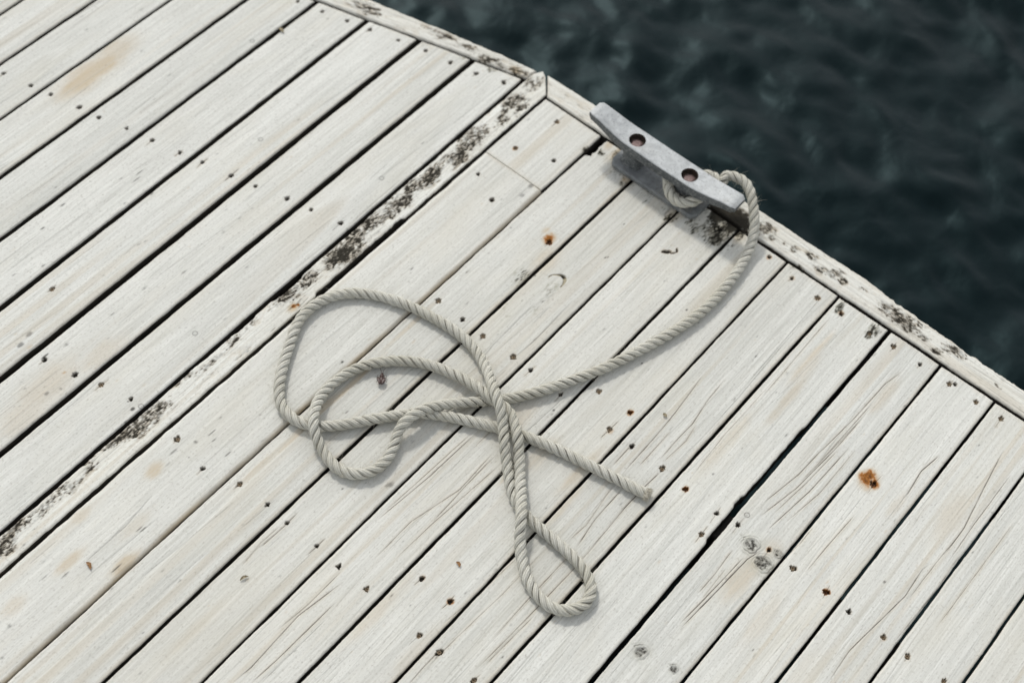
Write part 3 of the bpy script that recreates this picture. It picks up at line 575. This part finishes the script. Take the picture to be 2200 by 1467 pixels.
    # random grime specks
    for i in range(int((l1 - l0) * 22)):
        a = rr.uniform(float(el.mean()), float(er.mean())); l = rr.uniform(l0, l1); r = rr.uniform(.0007, .0014)
        i0, i1 = np.searchsorted(ls, l - .006), np.searchsorted(ls, l + .006); sl = slice(i0, i1)
        tg = crack if rr.rand() < .6 else tan
        tg[sl] = np.maximum(tg[sl], rr.uniform(.25, .75) * np.exp(-((LL[sl] - l) / (r * rr.uniform(1, 2.6))) ** 2 - ((A[sl] - a) / r) ** 2))
    if rough:
        Z -= rough * sstep(.4, .8, n2) * (0.3 + n1); Z -= rough * .8 * mould
        tan = np.maximum(tan, .26 * sstep(.55, .75, n2)); tone = np.clip(tone + .05 - .5 * (n1 - .45), 0, 1)
        crack = np.maximum(crack, .75 * sstep(.70, .80, fbm(W * 420 + sd, LL * 16, 3)) * sstep(.45, .7, n2))
    tan = np.maximum(tan, late * .34 * sstep(.4, .7, fbm(A * 14 + sd, LL * 2.2 + 5, 2)))
    # worn brown arrises
    for dist, am in ((dl, tanedge[0]), (dr, tanedge[1])):
        if am: tan = np.maximum(tan, am * np.exp(-(dist / .0045) ** 2) * (.25 + .9 * fbm(LL * 24, LL * 0 + sd, 3)))
    ddn = np.minimum(dl, dr); tan = np.maximum(tan, .16 * np.exp(-(ddn / .0025) ** 2) * n2 * 1.6)
    tan = np.maximum(tan, .25 * np.exp(-(de / .006) ** 2) * n2 * 1.5)
    # rounded arrises
    rv = edge_r * (0.8 + .5 * noise2(LL * 50, LL * 0 + sd))
    k_ = np.clip(dd / rv, 0, 1); Z -= rv * (1 - np.sqrt(np.clip(1 - (1 - k_) ** 2, 0, 1)))
    # sides: extra columns; ends: extra rows
    def pad(M, a, b): return np.concatenate([a, M, b], 1)
    bot = -thick
    c0 = lambda M: M[:, :1]; c1 = lambda M: M[:, -1:]
    XA = pad(A, np.repeat(c0(A), 2, 1), np.repeat(c1(A), 2, 1)); XL = pad(LL, np.repeat(c0(LL), 2, 1), np.repeat(c1(LL), 2, 1))
    ZZ = pad(Z, np.concatenate([c0(Z) * 0 + bot, c0(Z) * .5 + bot * .5], 1), np.concatenate([c1(Z) * .5 + bot * .5, c1(Z) * 0 + bot], 1))
    AT = {n: pad(M, np.repeat(c0(M), 2, 1) * kk, np.repeat(c1(M), 2, 1) * kk) for n, M, kk in (('tone', tone, .7), ('crack', crack, 1), ('mould', mould, 1), ('tan', tan, 1), ('rust', rust, 1), ('green', green, 1))}
    def padr(M, a, b): return np.concatenate([a, M, b], 0)
    XA = padr(XA, XA[:1], XA[-1:]); XL = padr(XL, XL[:1], XL[-1:]); ZZ = padr(ZZ, np.minimum(ZZ[:1], bot), np.minimum(ZZ[-1:], bot))
    AT = {n: padr(M, M[:1], M[-1:]) for n, M in AT.items()}
    P = np.stack([XA, XL, ZZ], -1)
    me = grid_mesh(name, P, AT)
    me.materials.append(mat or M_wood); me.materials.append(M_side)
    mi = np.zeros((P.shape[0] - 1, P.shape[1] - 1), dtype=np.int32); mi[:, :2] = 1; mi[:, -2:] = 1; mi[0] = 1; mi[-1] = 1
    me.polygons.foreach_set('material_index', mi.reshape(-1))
    o = obj(name, me, mat or M_wood, dock, (O[0] - DO.x, O[1] - DO.y, -DO.z), ang)
    for a, l, k in hs:
        i = int(np.argmin(np.abs(ls - l))); j = int(np.argmin(np.abs(A[i] - a)))
        s = obj('screw', SCREW_ME[k], None, o, (a, l, -0.0044 + dz + (0.0022 if k == 'g' else 0)), rr.uniform(0, 3))
    return o

# board layout: gap centre lines and gap widths
GL = GAPS_LEFT; GR = GAPS_RIGHT
GL = [(-1.7466 - 0.094 * k, 0.0) for k in range(9, 0, -1)] + GL
gwl = [.007] * 9 + [.006, .006, .006, .007, .008, .009, .0105, .0095, .0075, .0045]
GR = GR + [(0.1215 + 0.094 * k, 0.0) for k in range(1, 13)]
gwr = [.0028, .0055, .0042, .0048, .0038, .0046, .0066, .0042, .0045, .0042, .004] + [.0045] * 12
INNER = lambda u: 1.3434 + (u + 0.9958) * 0.2836         # where the left planks end
V0 = -0.80
def visrange(uc):   # part of a plank that the photograph can show, with a margin
    return (max(V0, 0.78 * (uc + 0.82) + 0.02), 1.5)
def board(ga, wa, gb, wb, v1, name='plank', **kw):
    uc = (ga[0] + gb[0]) / 2; O = (uc, 0.0)
    EL = lambda l: ga[0] + ga[1] * l + wa / 2 - uc + 0 * l
    ER = lambda l: gb[0] + gb[1] * l - wb / 2 - uc + 0 * l
    return plank(name, O, 0.0, EL, ER, kw.pop('l0', V0), v1, vis=visrange(uc) if 'vis' not in kw else kw.pop('vis'), **kw)
def visl(uc): return (0.30 - (uc + 1.0) * 0.9 - .1, 1.5) if uc < -0.9 else None
rs = np.random.RandomState(3)
FL_ = {6: 1, 9: 1, 11: 1}
for i in range(len(GL) - 2):
    uc = (GL[i][0] + GL[i + 1][0]) / 2
    v1 = INNER(uc) - 0.0045
    lo = 0.10 - 0.81 * (uc + 0.82) - 0.06       # bottom-left limit of the view runs down towards the camera
    board(GL[i], gwl[i], GL[i + 1], gwl[i + 1], v1, end1=lambda a: a * 0.2836, vis=(max(V0, lo) if i >= 8 else 9, 1.5), colstep=(.00115 if i >= 8 else .003),
          flat=(0.05 if i in (10, 13, 16) else 0.0), cup=rs.uniform(.0002, .0012), tilt=rs.uniform(-.0005, .0005), dz=rs.uniform(-.0006, .0006),
          tanedge=(rs.uniform(0, .25), rs.uniform(.05, .4)), base_tone=rs.uniform(-.20, .12), cracky=.45)
# the joist-thick divider between the two bays, mossy, with its pointed end
def div_end(a):
    u = a - 0.9650
    return np.interp(u, [-.990, -.9815, -.9717, -.9425], [1.361, 1.376, 1.370, 1.337]) - 1.361
ga, gb = GL[-2], GL[-1]
plank('divider_board', (-0.965, 0.0), 0.0, lambda l: ga[0] + ga[1] * l + gwl[-2] / 2 + .965, lambda l: gb[0] + gb[1] * l - gwl[-1] / 2 + .965, V0, 1.361,
      end1=div_end, vis=(.1, 1.5), thick=.14, mat=M_edge, edge_r=.0022, cup=.0002, wob=.0009, rough=.0011, nail=False, dz=.0006,
      notches=[(.79, .985, .0042, 1), (.66, .70, .002, -1), (.74, .80, .003, -1)], cracky=1.6, base_tone=.08, colstep=.0009, rowstep=.0020)
# right bay
ga, gb = GL[-1], GR[0]
board(ga, gwl[-1], gb, gwr[0], 1.1760, vis=(.0, 1.5), end_k=5.0, tanedge=(.1, 1.0), edge_r=.0062, cup=.0009, flat=.03, base_tone=.05, cracky=.4, dz=.0006)
board((ga[0] + .0012, ga[1]), gwl[-1], (gb[0] - .0016, gb[1]), gwr[0], 1.3315, l0=1.1766, end_k=5.0, vis=(1.1, 1.5), tanedge=(.1, .2), cup=.0003, base_tone=.06, cracky=.2)
for i in range(len(GR) - 1):
    uc = (GR[i][0] + GR[i + 1][0]) / 2
    lo = 0.09 + 0.88 * (uc + 0.82) - .09
    kw = dict(colstep=(.00058 if 2 <= i <= 9 else .0010 if i < 12 else .003), tanedge=(rs.uniform(0, .2), rs.uniform(.1, .5)), cup=rs.uniform(.0002, .0010), tilt=rs.uniform(-.0004, .0004), dz=rs.uniform(-.0005, .0005), base_tone=rs.uniform(-.20, .10), cracky=1.0)
    if i == 0: kw.update(notches=[(1.286, 1.335, .0085, -1)], flat=0.0, cracky=.4)
    if i == 1: kw.update(cracky=.5)
    if i == 2: kw.update(cracky=1.1)
    if i == 3: kw.update(flat=.04, tanedge=(0, .5), base_tone=.04)
    if i == 4: kw.update(cracky=1.1)
    if i == 5: kw.update(notches=[(.93, 1.10, .0022, 1), (.86, .95, .0030, 1)], cracky=1.1)
    if i == 6: kw.update(cracky=1.1)
    board(GR[i], gwr[i], GR[i + 1], gwr[i + 1], 1.3312 + rs.uniform(-.0012, .0008), vis=(max(V0, lo) if i < 12 else 9, 1.5), **kw)

# edge boards, standing on edge along the water
ia = math.atan(0.2836)
O_up = (-0.9900, INNER(-0.9900)); ang_up = -math.pi / 2 + ia        # local +l runs towards +u along the inner line
ul = lambda l, tab: np.interp(l, *tab)
# distance of the outer line from the inner one, along the board (l = 0 at the divider)
wt = ([-2.2, -.38, -.34, -.24, -.14, -.07, -.035, 0.0], [.046, .046, .0445, .0415, .037, .033, .029, .025])
plank('edge_board', O_up, ang_up, lambda l: -ul(l, wt), lambda l: 0 * l - 0.0008, -1.78, -.0015, vis=(-.62, 1), thick=.14, mat=M_edge, edge_r=.004, cup=.0012, wob=.0009, rough=.0008,
      end1=lambda a: -a * 0.27, nail=False, cracky=2.2, colstep=.0009, rowstep=.0020, rag=[(-.30, .0, .0016, -1)])
wo = ([-.02, .10, .45, .60, .70, .80, .90, 1.0, 2], [.0375, .043, .050, .0515, .047, .0435, .043, .0455, .046])
plank('edge_board', (-0.9405, 1.3375), -math.pi / 2, lambda l: -ul(l, wo), lambda l: 0 * l, 0.0, 2.19, vis=(-.1, 1.05), thick=.14, mat=M_edge, edge_r=.0035, cup=.0010, wob=.0009, rough=.0010,
      end0=lambda a: a * 0.80, nail=False, cracky=2.4, colstep=.0009, rowstep=.0020, rag=[(.62, .92, .0030, -1), (.2, 1.5, .0012, -1)])

# joists and bearers below the gaps
def box_part(name, x0, x1, y0, y1, z0, z1, mat, rotz=0.0, piv=(0, 0)):
    bm = bmesh.new(); bmesh.ops.create_cube(bm, size=1.0)
    for v in bm.verts: v.co = Vector((x0 + (v.co.x + .5) * (x1 - x0), y0 + (v.co.y + .5) * (y1 - y0), z0 + (v.co.z + .5) * (z1 - z0)))
    bmesh.ops.bevel(bm, geom=bm.edges[:], offset=.003, segments=1, affect='EDGES')
    return obj(name, bm_mesh(name, bm), mat, dock, (piv[0] - DO.x, piv[1] - DO.y, -DO.z), rotz)
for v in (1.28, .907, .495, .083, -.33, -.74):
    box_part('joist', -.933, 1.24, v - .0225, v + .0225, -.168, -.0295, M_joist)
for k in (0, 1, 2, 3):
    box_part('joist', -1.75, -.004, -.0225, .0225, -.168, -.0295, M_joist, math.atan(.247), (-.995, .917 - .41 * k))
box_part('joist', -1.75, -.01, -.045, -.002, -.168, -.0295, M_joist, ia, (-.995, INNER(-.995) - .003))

# ------------------------------------------------------------------ cleat
CX, CY = -0.690, 1.3185
cleat = thing('dock_cleat', 'dull grey metal horn cleat bolted to the dock edge, rope hitched round one leg', 'cleat', (CX, CY, 0.0))
def loft(name, secs, mat, parent, bev=None, loc=None):
    """secs: list of (x, y0, y1, z0, z1, corner)"""
    P = []
    for (x, y0, y1, z0, z1, c) in secs:
        ring = []
        for (yy, zz, s0) in ((y0, z0, 180), (y1, z0, 270), (y1, z1, 0), (y0, z1, 90)):
            sy = 1 if yy == y0 else -1; sz = 1 if zz == z0 else -1
            for k in range(5):
                a = math.radians(s0 + 90 * k / 4)
                ring.append((x, yy + sy * c + c * math.cos(a), zz + sz * c + c * math.sin(a)))
        P.append(ring)
    P = np.array(P); bm = bmesh.new()
    vs_ = [[bm.verts.new(p) for p in r] for r in P]; n = len(vs_[0])
    for a, b in zip(vs_[:-1], vs_[1:]):
        for i in range(n): bm.faces.new((a[i], b[i], b[(i + 1) % n], a[(i + 1) % n]))
    bm.faces.new(vs_[0]); bm.faces.new(list(reversed(vs_[-1])))
    bmesh.ops.recalc_face_normals(bm, faces=bm.faces)
    return bm
def bar_secs():
    out = []
    for x in np.linspace(-.1425, .1465, 47):
        t = abs(x) / (.1425 if x < 0 else .1465)
        hw = .0216 - .0046 * sstep(.35, 1.0, t) - .0030 * sstep(.975, 1.0, t)
        zt = .0640 + .0095 * sstep(.45, 1.0, t) - .0025 * sstep(.98, 1.0, t)
        zb = .0445 + .0145 * sstep(.50, 1.0, t) + .003 * sstep(.96, 1, t)
        yc = 0.0015 * t
        out.append((x, yc - hw, yc + hw, zb, zt, .0024))
    return out
bar_bm = loft('bar', bar_secs(), M_metal, cleat)
bar_me = bm_mesh('bar', bar_bm, True)
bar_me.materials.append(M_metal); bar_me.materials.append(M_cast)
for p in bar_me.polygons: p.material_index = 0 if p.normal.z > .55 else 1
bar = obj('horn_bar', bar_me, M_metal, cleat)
BX = (-.0525, .0520)
cut_bm = bmesh.new()
for bx in BX:
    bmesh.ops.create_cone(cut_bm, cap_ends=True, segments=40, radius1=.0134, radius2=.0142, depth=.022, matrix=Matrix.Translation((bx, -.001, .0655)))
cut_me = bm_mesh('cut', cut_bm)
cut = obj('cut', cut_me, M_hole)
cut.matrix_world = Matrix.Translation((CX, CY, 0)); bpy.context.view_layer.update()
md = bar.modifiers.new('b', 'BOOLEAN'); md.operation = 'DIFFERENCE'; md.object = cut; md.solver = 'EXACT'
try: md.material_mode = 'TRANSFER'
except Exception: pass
bpy.context.view_layer.update()
new_me = bpy.data.meshes.new_from_object(bar.evaluated_get(bpy.context.evaluated_depsgraph_get()))
bar.modifiers.clear(); bar.data = new_me
bpy.data.objects.remove(cut)
new_me.set_sharp_from_angle(angle=math.radians(42))

def leg(cx):
    secs = []
    P = []
    for z in np.linspace(.0115, .0455, 14):
        t = (z - .0115) / .034; fl = .006 * (2 * t - 1) ** 2 * (1 if t > .5 else .55)
        hx = .0155 + fl * 1.2; hy = .0165 + fl * .45; ring = []
        for k in range(32):
            a = 2 * math.pi * k / 32; ca, sa = math.cos(a), math.sin(a); e = .5
            ring.append((cx + hx * math.copysign(abs(ca) ** e, ca), hy * math.copysign(abs(sa) ** e, sa), z))
        P.append(ring)
    return grid_mesh('leg', np.array(P), close_cols=True)
for cx in (-.0535, .0525): obj('leg', leg(cx), M_cast, cleat)
bsec = []
for x in list(np.linspace(-.0815, -.070, 6)) + list(np.linspace(-.05, .06, 6)) + list(np.linspace(.0775, .089, 6)):
    e = max(0, (-.0725 - x) / .009, (x - .080) / .009); hw = .0285 - .010 * e ** 2
    bsec.append((x, -hw, hw, .0012, .0118, .0030))
bm = loft('base', bsec, M_metal, cleat); b_me = bm_mesh('base', bm, True); b_me.set_sharp_from_angle(angle=math.radians(50))
obj('base_plate', b_me, metal_material('shaded_base_metal', (0.12, 0.13, 0.132), (0.25, 0.262, 0.26), (0.07, 0.072, 0.07)), cleat)  # base tone kept dark, with the bar's shade mixed into its colour
for bx in BX:
    bm = bmesh.new(); n = 24; rings_ = []
    for r, z in ((.0096, .0520), (.0096, .0540), (.0089, .0553), (.0055, .0557), (.002, .0558)):
        rings_.append([bm.verts.new((bx + r * math.cos(2 * math.pi * i / n) * (1 + .02 * math.sin(i * 2.1)), -.001 + r * math.sin(2 * math.pi * i / n), z)) for i in range(n)])
    for a, b in zip(rings_[:-1], rings_[1:]):
        for i in range(n): bm.faces.new((a[i], a[(i + 1) % n], b[(i + 1) % n], b[i]))
    bm.faces.new(rings_[-1])
    o = obj('bolt_head', bm_mesh('bolt_head', bm, True), M_bolt, cleat); o['label'] = 'corroded reddish bolt head sunk in the cleat bar'

# ------------------------------------------------------------------ rope
pts = []
lx = CX + .0525
for k in range(0, 30):                               # two and a bit turns round the right-hand leg
    a = math.radians(60 + k * 30.0); z = .0205 + .0158 * (k / 24.0) + .0035 * math.sin(a * 1.0 + k * .35)
    bul = .0055 * sstep(9, 15, k) * (.5 + .5 * math.sin(a * 1.0 - 2.2))
    pts.append((lx + (.0258 + bul) * math.cos(a), CY + (.0265 + bul) * math.sin(a), float(np.clip(z + .004 * math.sin(a * 2 + .6), .0203, .0365))))
ts_ = [T(p[:2]) + (p[2] / 10000.0,) for p in ROPE]
pts += [(lx + .012, CY + .036, .041), (lx + .040, CY + .034, .046)]
pts += ts_
pts = np.array(pts)
def catmull(P, step):
    out = []
    Q = np.vstack([2 * P[0] - P[1], P, 2 * P[-1] - P[-2]])
    for i in range(1, len(Q) - 2):
        p0, p1, p2, p3 = Q[i - 1:i + 3]
        n = max(2, int(np.linalg.norm(p2 - p1) / .002))
        t = np.linspace(0, 1, n, endpoint=False)[:, None]
        out.append(.5 * (2 * p1 + (p2 - p0) * t + (2 * p0 - 5 * p1 + 4 * p2 - p3) * t ** 2 + (3 * p1 - p0 - 3 * p2 + p3) * t ** 3))
    out.append(Q[-2][None]); D = np.vstack(out)
    for _ in range(3): D[2:-2] = (D[:-4] + 2 * D[1:-3] + 4 * D[2:-2] + 2 * D[3:-1] + D[4:]) / 10
    s = np.concatenate([[0], np.cumsum(np.linalg.norm(np.diff(D, axis=0), axis=1))])
    S = np.arange(0, s[-1], step)
    return np.stack([np.interp(S, s, D[:, k]) for k in range(3)], 1), S
PC, S = catmull(pts, .0017)
Tn = np.gradient(PC, axis=0); Tn /= np.linalg.norm(Tn, axis=1)[:, None]
Nn = np.zeros_like(Tn); v = np.array([0, 0, 1.0]); v -= Tn[0] * (v @ Tn[0]); v /= np.linalg.norm(v)
for i in range(len(Tn)):
    v = v - Tn[i] * (v @ Tn[i]); v /= np.linalg.norm(v); Nn[i] = v
Bn = np.cross(Tn, Nn)
rope = thing('mooring_rope', 'off-white three-strand rope looped loosely on the planks, tied to the cleat', 'rope', (float(PC[-1, 0]), float(PC[-1, 1]), 0.0))
RO = np.array(rope.location)
RR, RSR, LAY = .0081, .0042, .041
NS = 22
lay_ph = 2 * np.pi * S / LAY + .8 * np.sin(S * 9) * .35
wob_r = 1 + .10 * (fbm(S * 60, S * 0, 3) - .5) * 2 + .06 * (fbm(S * 9, S * 0 + 4, 2) - .5) * 2
for k in range(3):
    ph = lay_ph + 2 * np.pi * k / 3 + .10 * np.sin(S * 70 + k * 2)
    off = (RR - RSR) * (1 + .06 * (fbm(S * 45, S * 0 + k * 9, 2) - .5) * 2)
    u_ = np.cos(ph)[:, None] * Nn + np.sin(ph)[:, None] * Bn
    cen = PC + off[:, None] * u_
    t_ = np.gradient(cen, axis=0); t_ /= np.linalg.norm(t_, axis=1)[:, None]
    a1 = u_ - t_ * np.sum(u_ * t_, 1)[:, None]; a1 /= np.linalg.norm(a1, axis=1)[:, None]; a2 = np.cross(t_, a1)
    th = np.linspace(0, 2 * np.pi, NS, endpoint=False)
    rr_ = RSR * wob_r[:, None] * (1 + .02 * np.cos(th * 1)[None, :])
    ridges = 1 + .075 * np.abs(np.sin(.5 * (8 * th[None, :] + 2 * np.pi * 62 * S[:, None] * 1.0))) - .02
    end = np.clip((S[-1] - S) / .005, 0, 1); end = np.sqrt(np.clip(1 - (1 - end) ** 2, .02, 1))
    P = cen[:, None, :] + (rr_ * ridges * end[:, None])[:, :, None] * (np.cos(th)[None, :, None] * 1.0 * a1[:, None, :] + 1.06 * np.sin(th)[None, :, None] * a2[:, None, :])
    # lay the strand on the boards
    P[:, :, 2] = np.maximum(P[:, :, 2], .0006)
    groove = (1 - sstep(-.05, .55, np.cos(th)))[None, :] * np.ones((len(S), 1)) * .95  # paints crease shade between the strands into the rope colour
    me = grid_mesh('strand', P - RO, {'groove': groove}, close_cols=True)
    uvl = me.uv_layers.new(name='UVMap'); vi = np.empty(len(me.loops), dtype=np.int32); me.loops.foreach_get('vertex_index', vi)
    col = vi % NS; row = vi // NS
    li = np.arange(len(vi)).reshape(-1, 4); cc = col.reshape(-1, 4).astype(float)
    wrap = (cc.max(1) - cc.min(1)) > NS / 2; cc[wrap] = np.where(cc[wrap] < NS / 2, cc[wrap] + NS, cc[wrap])
    uvs = np.stack([cc.reshape(-1) / NS, S[row]], 1); uvl.data.foreach_set('uv', uvs.reshape(-1).astype(np.float32))
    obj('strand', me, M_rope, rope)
# cut end of the rope and loose fibres
rf = np.random.RandomState(5)
V = []; F = []
def hair(p, d, ln, w, curl):
    base = len(V); q = np.array(p); d = d / np.linalg.norm(d)
    side = np.cross(d, [0.3, .2, .9]); side /= np.linalg.norm(side); oth = np.cross(d, side)
    for j in range(4):
        t = j / 3; ww = w * (1 - .75 * t)
        for (a, b) in ((1, 0), (-.5, .87), (-.5, -.87)): V.append(tuple(q + ww * (a * side + b * oth) - RO))
        d = d + curl * rf.normal(0, .5, 3) + np.array([0, 0, -.12]); d /= np.linalg.norm(d); q = q + d * ln / 3; q[2] = max(q[2], .0008)
    for j in range(3):
        for m in range(3): F.append((base + 3 * j + m, base + 3 * j + (m + 1) % 3, base + 3 * j + 3 + (m + 1) % 3, base + 3 * j + 3 + m))
for i in range(3000):
    j = rf.randint(0, len(S) - 3); a = rf.uniform(0, 2 * math.pi)
    n = math.cos(a) * Nn[j] + math.sin(a) * Bn[j]
    if PC[j][2] + n[2] * .008 < .003: continue
    hair(PC[j] + n * .0072, n * rf.uniform(.3, 1) + Tn[j] * rf.uniform(-1, 1), rf.uniform(.004, .018), .00016, .5)
for i in range(500):
    a = rf.uniform(0, 2 * math.pi); r = .0078 * math.sqrt(rf.rand()); n = math.cos(a) * Nn[-1] + math.sin(a) * Bn[-1]
    j = -1 - rf.randint(0, 3); hair(PC[j] + n * r - Tn[-1] * .001, Tn[-1] + n * r * 75, rf.uniform(.003, .0085), .00045, .3)
fm = bpy.data.meshes.new('loose_fibres'); fm.from_pydata(V, [], F); fm.update()
M_fuzz = speck_material('rope_fuzz', (0.36, 0.33, 0.25), (0.55, 0.52, 0.44), 300, 0.9)
fo = obj('loose_fibres', fm, M_fuzz, rope); fo['kind'] = 'stuff'

# ------------------------------------------------------------------ small things lying on the boards
def ellipsoid(bm, c, r, rot=0.0, seg=10):
    mt = Matrix.Translation(c) @ Matrix.Rotation(rot, 4, 'Z') @ Matrix.Diagonal((*r, 1))
    bmesh.ops.create_uvsphere(bm, u_segments=seg, v_segments=max(5, seg // 2), radius=1.0, matrix=mt)
def tube(bm, P, r0, r1):
    prev = None
    for i, p in enumerate(P):
        p = Vector(p); d = (Vector(P[min(i + 1, len(P) - 1)]) - Vector(P[max(i - 1, 0)])).normalized()
        s = d.orthogonal().normalized(); t = d.cross(s); r = r0 + (r1 - r0) * i / (len(P) - 1)
        ring = [bm.verts.new(p + r * (math.cos(k * 2.0944) * s + math.sin(k * 2.0944) * t)) for k in range(3)]
        if prev:
            for k in range(3): bm.faces.new((prev[k], prev[(k + 1) % 3], ring[(k + 1) % 3], ring[k]))
        prev = ring
bx, by = T((-7671, 7466))
bug = thing('dead_insect', 'small dark brown insect lying inside the inner rope loop', 'insect', (bx, by, .0008)); bug.rotation_euler = (0, 0, math.radians(38))
bm = bmesh.new(); ellipsoid(bm, (0, -.002, .0032), (.0042, .0068, .0030)); ellipsoid(bm, (0, .0045, .0034), (.0034, .0036, .0028)); ellipsoid(bm, (0, .0082, .0032), (.0022, .0022, .0020))
obj('body', bm_mesh('body', bm, True), M_bug, bug)
for sx in (-1, 1):
    bm = bmesh.new(); tube(bm, [(sx * .0008, .0095, .0036), (sx * .002, .0135, .005), (sx * .0042, .0180, .0052)], .00045, .0003); obj('antenna', bm_mesh('antenna', bm), M_bug, bug)
    for y in (-.003, .002, .005):
        bm = bmesh.new(); tube(bm, [(sx * .003, y, .003), (sx * .0058, y + .001, .0042), (sx * .0080, y - .001, .0002)], .0005, .0003); obj('leg', bm_mesh('leg', bm), M_bug, bug)
    bm = bmesh.new(); ellipsoid(bm, (sx * .0032, -.0045, .0056), (.0026, .0066, .0007), -sx * .35); obj('wing', bm_mesh('wing', bm, True), M_bug, bug)
bm = bmesh.new(); ellipsoid(bm, (-.0042, -.0085, .0030), (.0018, .0016, .0006)); obj('wing_tip', bm_mesh('wing_tip', bm, True), M_bugw, bug)

def strip(name, pts2, widths, lifts, mat, label, cat, loc, th=.0006):
    """a thin curled solid strip along a 2-D line"""
    P = np.array(pts2, float); n = len(P); ttan = np.gradient(P, axis=0); ttan /= np.linalg.norm(ttan, axis=1)[:, None] + 1e-9
    nr = np.stack([-ttan[:, 1], ttan[:, 0]], 1); rows = []
    for i in range(n):
        w = widths[i]; z = lifts[i]
        rows.append([(*(P[i] - nr[i] * w), z + .0009), (*P[i], z), (*(P[i] + nr[i] * w), z + .0012), (*(P[i] + nr[i] * w), z + .0012 + th), (*P[i], z + th * 1.3), (*(P[i] - nr[i] * w), z + .0009 + th)])
    me = grid_mesh(name, np.array(rows), close_cols=True, smooth=False)
    o = obj(name, me, mat, None, (loc[0], loc[1], .0006)); return tag(o, label, cat)
strip('dry_leaf', [(-.006, 0), (-.003, .001), (0, .001), (.004, -.001), (.006, -.003)], [.0005, .002, .0028, .0016, .0004], [.0006, .001, .0022, .001, .0004], M_leaf,
      'tiny curled brown leaf scrap near the bottom left corner', 'leaf', T((-8597, 2736)))
strip('dry_leaf', [(-.007, 0), (-.003, .001), (0, .000), (.004, -.001), (.007, -.001)], [.0005, .0022, .003, .0016, .0004], [.0006, .001, .0022, .001, .0004], M_bark,
      'pale tan leaf scrap caught at a plank gap near the top', 'leaf', T((-13704, 11393)))
strip('wood_chip', [(-.0035, 0), (-.001, .0004), (.0015, 0), (.0035, -.0006)], [.0010, .0026, .0022, .0006], [.0003, .0008, .0008, .0003], M_bark,
      'small tan wood chip on the plank above the rope end', 'wood chip', T((-4204, 9792)))
strip('seed_husk', [(-.006, 0), (-.003, .0012), (0, .0016), (.003, .0012), (.006, 0)], [.0003, .0015, .002, .0015, .0003], [.0003, .001, .0018, .001, .0003], M_bark,
      'small pointed seed husk on the lower left planks', 'seed', T((-6918, 3976))).rotation_euler[2] = math.radians(70)
strip('wood_chip', [(-.004, 0), (-.001, .001), (.002, 0), (.004, -.002)], [.0008, .0022, .002, .0006], [.0003, .001, .0008, .0003], M_leaf,
      'small brown wood chip left of the lower rope loop', 'wood chip', T((-4907, 6044)))
